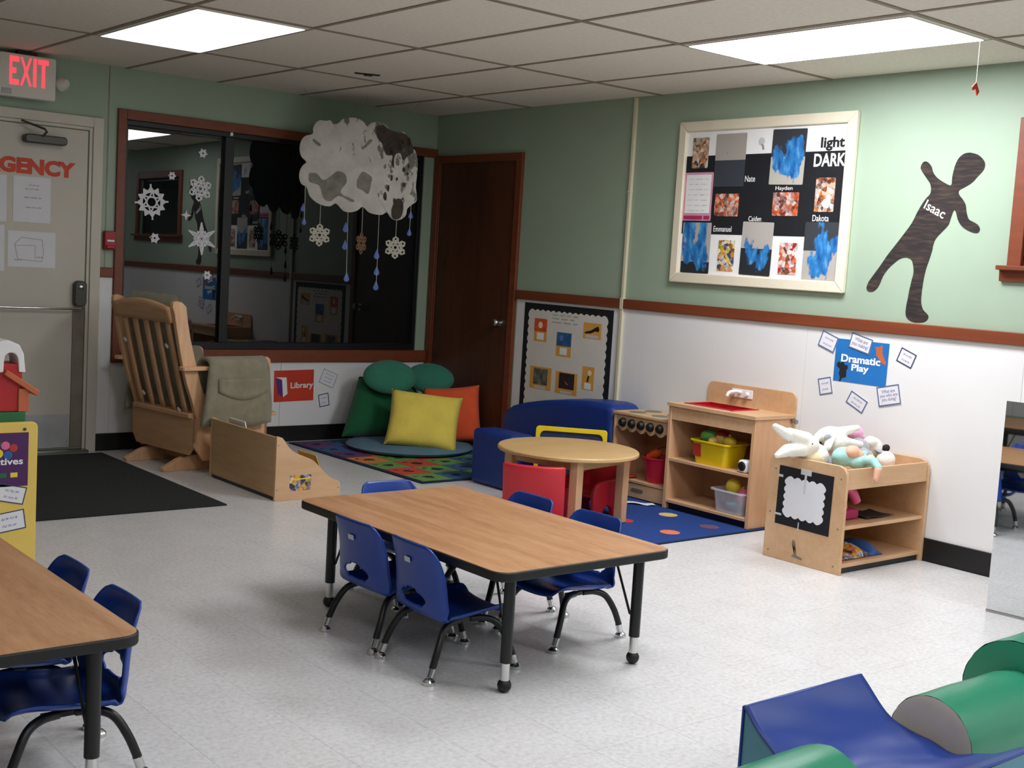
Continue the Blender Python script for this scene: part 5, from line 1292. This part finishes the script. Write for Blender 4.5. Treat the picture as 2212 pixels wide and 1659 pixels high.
plush('plush_bear', 'white plush bear at the right end of the heap', [((-.150, -4.04, .530), (.050, .05, .052)), ((-.185, -4.05, .560), (.034, .034, .03)), ((-.155, -4.125, .480), (.052, .045, .045))], 'plush_white', parts=(('scarf', [((-.15, -4.10, .512), (.05, .04, .010), (.3, .2, 0))], 'plush_grey'),))
plush('plush_penguin', 'small grey and dark plush at the right back corner', [((-.085, -4.04, .500), (.038, .04, .045))], 'plush_grey', parts=(('beak', [((-.10, -4.085, .530), (.028, .016, .020))], 'plush_black'),))
# things inside the shelf
t = thing('toy_phone', 'pink toy telephone on the middle shelf', 'toy', (-.50, -4.12, .222))
MB().box(-.585, -.430, -4.19, -4.06, .2225, .272).done('base', 'magenta', t, bevel=.014, seg=3)
MB().tube(smoothpath([(-.60, -4.14, .300), (-.565, -4.14, .345), (-.50, -4.14, .362), (-.435, -4.14, .345), (-.395, -4.14, .296)], 5), [.024]*6+[.017]*9+[.024]*6, 12).done('handset', 'toy_pink', t)
MB().cyl((-.50, -4.13, .270), (-.50, -4.13, .350), .034, .020).done('cradle', 'toy_pink', t)
o = MB().sheet(lambda u, v: Vector((-.41+.22*u, -4.22+.14*v, .229+.004*math.sin(9*u+4*v))), 8, 6).done('magazine', 'photo_dark', solid=.003); tag(o, 'dark flat magazine right of the pink telephone', 'magazine')
rnd = random.Random(5)
for k, (m, lb) in enumerate((('label_print', 'patterned cloth bundle on the bottom shelf'), ('toy_blue', 'blue cloth end on the bottom shelf'), ('toy_red', 'red cloth at the left of the bottom shelf'))):
    x = (-.46, -.33, -.62)[k]; wd = (.22, .10, .09)[k]
    o = MB().sheet(lambda u, v: Vector((x-wd/2+wd*u, -4.235+.22*v, .050+.045*math.sin(PI*u)**.6*math.sin(PI*v)**.6*(1+.35*math.sin(11*u+7*v+k)))), 18, 14).done('cloth_bundle', m, solid=.004, angle=80); tag(o, lb, 'cloth', 'cloths on the bottom shelf')

# ================================================================== MIRROR
t = thing('floor_mirror', 'upright acrylic floor mirror standing at the right edge', 'mirror', (-.59, -5.3, 0))
Mm = Matrix.Translation((-.603, -4.96, 0)) @ Matrix.Rotation(rad(6), 4, 'Z')
MB().box(0, .004, -.80, 0, .010, .886, Mm).done('mirror_sheet', 'mirror_acrylic', t, smooth=False)
MB().box(.004, .018, -.798, -.002, .010, .884, Mm).done('back_panel', 'maple_dull', t)
for y in (-.60, -.16):
    mb = MB().prism([(.018, 0), (.22, 0), (.22, .03), (.03, .55), (.018, .55)], 'y', y-.01, y+.01)
    bmesh.ops.transform(mb.bm, matrix=Mm, verts=mb.bm.verts); mb.done('support', 'maple', t)
MB().box(-.004, .018, -.80, 0, 0, .010, Mm).done('bottom_strip', 'steel', t)

# ================================================================== SOFT PLAY
t = thing('foam_cradle', 'blue vinyl soft-play cradle with a dipped top and teal sides', 'soft play', (-2.74, -5.95, 0))
CP = smoothpath([(-5.640, .250), (-5.70, .192), (-5.77, .152), (-5.86, .133), (-5.95, .132), (-6.04, .158), (-6.12, .21), (-6.19, .250)], 5)
top = [(p.x, p.y) for p in CP]
poly = [(-5.640, .002)]+top+[(-6.19, .002)]
MB().prism(poly, 'x', -2.985, -2.500).done('core', 'teal_foam', t, smooth=False)
def cov(u, v):
    i = v*(len(CP)-1); k = int(min(i, len(CP)-2)); p = CP[k].lerp(CP[k+1], i-k)
    wv = .0075*math.sin(34*p.x+5*u+1.2*math.sin(9*u))*math.sin(PI*v)*(.4+.6*abs(math.sin(3*u+1)))+.002*math.sin(60*p.x+9*u)
    return Vector((-2.990+.495*u, p.x, p.y+.005+wv*.8))
mb = MB().sheet(cov, 26, 70); mb.done('cover', 'blue_foam', t, solid=.006, angle=80)
MB().box(-2.99, -2.495, -5.642, -5.634, .002, .255).done('end_cover', 'blue_foam', t, bevel=.003)
def bolster(label, p0, p1, r, em='grey_foam'):
    p0, p1 = Vector(p0), Vector(p1); t = thing('foam_bolster', label, 'soft play', ((p0.x+p1.x)/2, (p0.y+p1.y)/2, 0), group='green soft-play bolsters')
    d = (p1-p0).normalized(); L = (p1-p0).length
    M = d.to_track_quat('Z', 'Y').to_matrix().to_4x4(); M.translation = p0
    rnd = random.Random(int(L*1000))
    def fn(u, v):
        a = 2*PI*u; rr = r*(1+.006*math.sin(9*a+12*v)+.004*math.sin(23*a+3*v))
        if v < .04 or v > .96: rr *= .985
        return M @ Vector((rr*math.cos(a), rr*math.sin(a), v*L))
    MB().sheet(fn, 64, 16).done('cover', 'green_foam', t, merge=True, angle=80)
    for z, sg in ((0, -1), (L, 1)):
        mb = MB().lathe([(0, .006), (r*.8, .005), (r*.975, 0), (r*.97, -.004), (0, -.004)], (0, 0, 0), 48)
        bmesh.ops.transform(mb.bm, matrix=M @ Matrix.Translation((0, 0, z)) @ Matrix.Rotation(0 if sg > 0 else PI, 4, 'X'), verts=mb.bm.verts)
        mb.done('end_disc', em, t)
    return t
bolster('green soft-play bolster with beige end right of the blue cradle', (-2.470, -5.850, .127), (-2.045, -5.856, .127), .125)
bolster('green soft-play bolster left of the blue cradle at the bottom edge', (-3.65, -5.920, .127), (-3.005, -5.915, .127), .125)
bolster('larger green soft-play bolster at the right edge behind the other', (-2.025, -5.840, .167), (-1.40, -5.840, .167), .165, 'green_foam')

# ================================================================== YELLOW CABINET AND TOY BARN
t = thing('manipulatives_cabinet', 'yellow toy cabinet end with purple sign behind the left table', 'cabinet', (-4.0, -2.4, 0))
MB().prism(rrect(-4.22, -3.798, .0, .612, .022), 'y', -2.800, -2.778).done('end_panel', 'yellow_paint', t, bevel=.003)
MB().prism(rrect(-4.22, -3.82, .0, .60, .022), 'y', -1.92, -1.898).done('end_panel', 'yellow_paint', t, bevel=.003)
for z in (.03, .29, .575): MB().box(-4.20, -3.83, -2.778, -1.92, z, z+.018).done('shelf', 'maple_flat', t)
MB().box(-3.845, -3.83, -2.778, -1.92, .048, .575).done('back_panel', 'maple_dull', t)
MB().lathe([(0, .004), (.006, .003), (.006, 0)], (-3.848, -2.800, .585), 10, Matrix.Rotation(PI/2, 4, 'X')).done('screw', 'dark_metal', t)
sg = flat('manipulatives_sign', 'purple Manipulatives sign with fruit picture on the yellow cabinet', 'sign', Matrix.Translation((0, -2.8005, 0)) @ frameL(-3.973, .470, 0), MB().box(-.140, .140, -.103, .103, 0, .0012), 'poster_purple', smooth=False)
text('lettering', 'Manipulatives', 'letter_white', sg, -.002, -.010, .245, .034, z=.0013, bold=.02)
for x, y, r, m in ((.055, .055, .016, 'toy_pink'), (.085, .045, .015, 'toy_red'), (.03, .025, .017, 'toy_yellow'), (.025, .062, .014, 'barn_green'), (.065, .018, .016, 'toy_blue'), (-.03, .05, .016, 'toy_red'), (-.07, .04, .015, 'toy_yellow')): sub('counter_picture', MB().lathe([(0, .0018), (r, .0016), (r, .0012)], (x, y, 0), 16), m, sg)
for x, m in ((.012, 'toy_yellow'), (.048, 'barn_green'), (.088, 'toy_yellow'), (-.03, 'toy_red'), (-.07, 'toy_blue')): sub('block_picture', MB().box(x-.013, x+.013, -.068, -.050, .0012, .0018), m, sg, smooth=False)
G = 'cards on the yellow cabinet'
card('question card tilted under the purple sign on the yellow cabinet', Matrix.Translation((0, -2.8005, 0)) @ frameL(-3.893, .338, 0, -13), .105, .068, 'card_navy_edge', 21, G, bw=.004)
card('question card lower down on the yellow cabinet, tilted up', Matrix.Translation((0, -2.8005, 0)) @ frameL(-3.897, .232, 0, 8), .115, .076, 'card_navy_edge', 22, G, bw=.004)
t = thing('toy_barn', 'red toy barn with orange roof and green base on the yellow cabinet', 'toy', (-4.03, -2.90, .593))
MB().prism(rrect(-4.25, -3.885, -2.772, -2.62, .01), 'z', .5935, .648).done('base', 'barn_green', t, bevel=.004)
MB().box(-4.14, -3.900, -2.765, -2.645, .648, .832).done('wall', 'barn_red', t, bevel=.004)
mb = MB().box(-.075, .075, -.08, .08, -.011, .011, Matrix.Translation((-3.905, -2.705, .760)) @ Matrix.Rotation(rad(34), 4, 'Y')); mb.done('roof', 'barn_orange', t, bevel=.003)
MB().box(-3.915, -3.875, -2.772, -2.755, .648, .738).done('corner_post', 'barn_orange', t, bevel=.003)
MB().box(-4.02, -3.985, -2.768, -2.764, .70, .735).done('window_frame', 'white_plastic', t)
A = [(-3.998, .800), (-3.996, .905), (-3.985, .920), (-3.955, .922), (-3.915, .905), (-3.898, .870), (-3.890, .800), (-3.915, .800), (-3.918, .845)]+[(-3.945+.025*math.cos(rad(q)), .850+.025*math.sin(rad(q))) for q in range(15, 170, 20)]+[(-3.970, .845), (-3.972, .800)]
mb = MB().prism(A, 'y', -2.772, -2.66); mb.done('cupola_arch', 'white_plastic', t, bevel=.003)
for o in t.children: o.location.x += .05
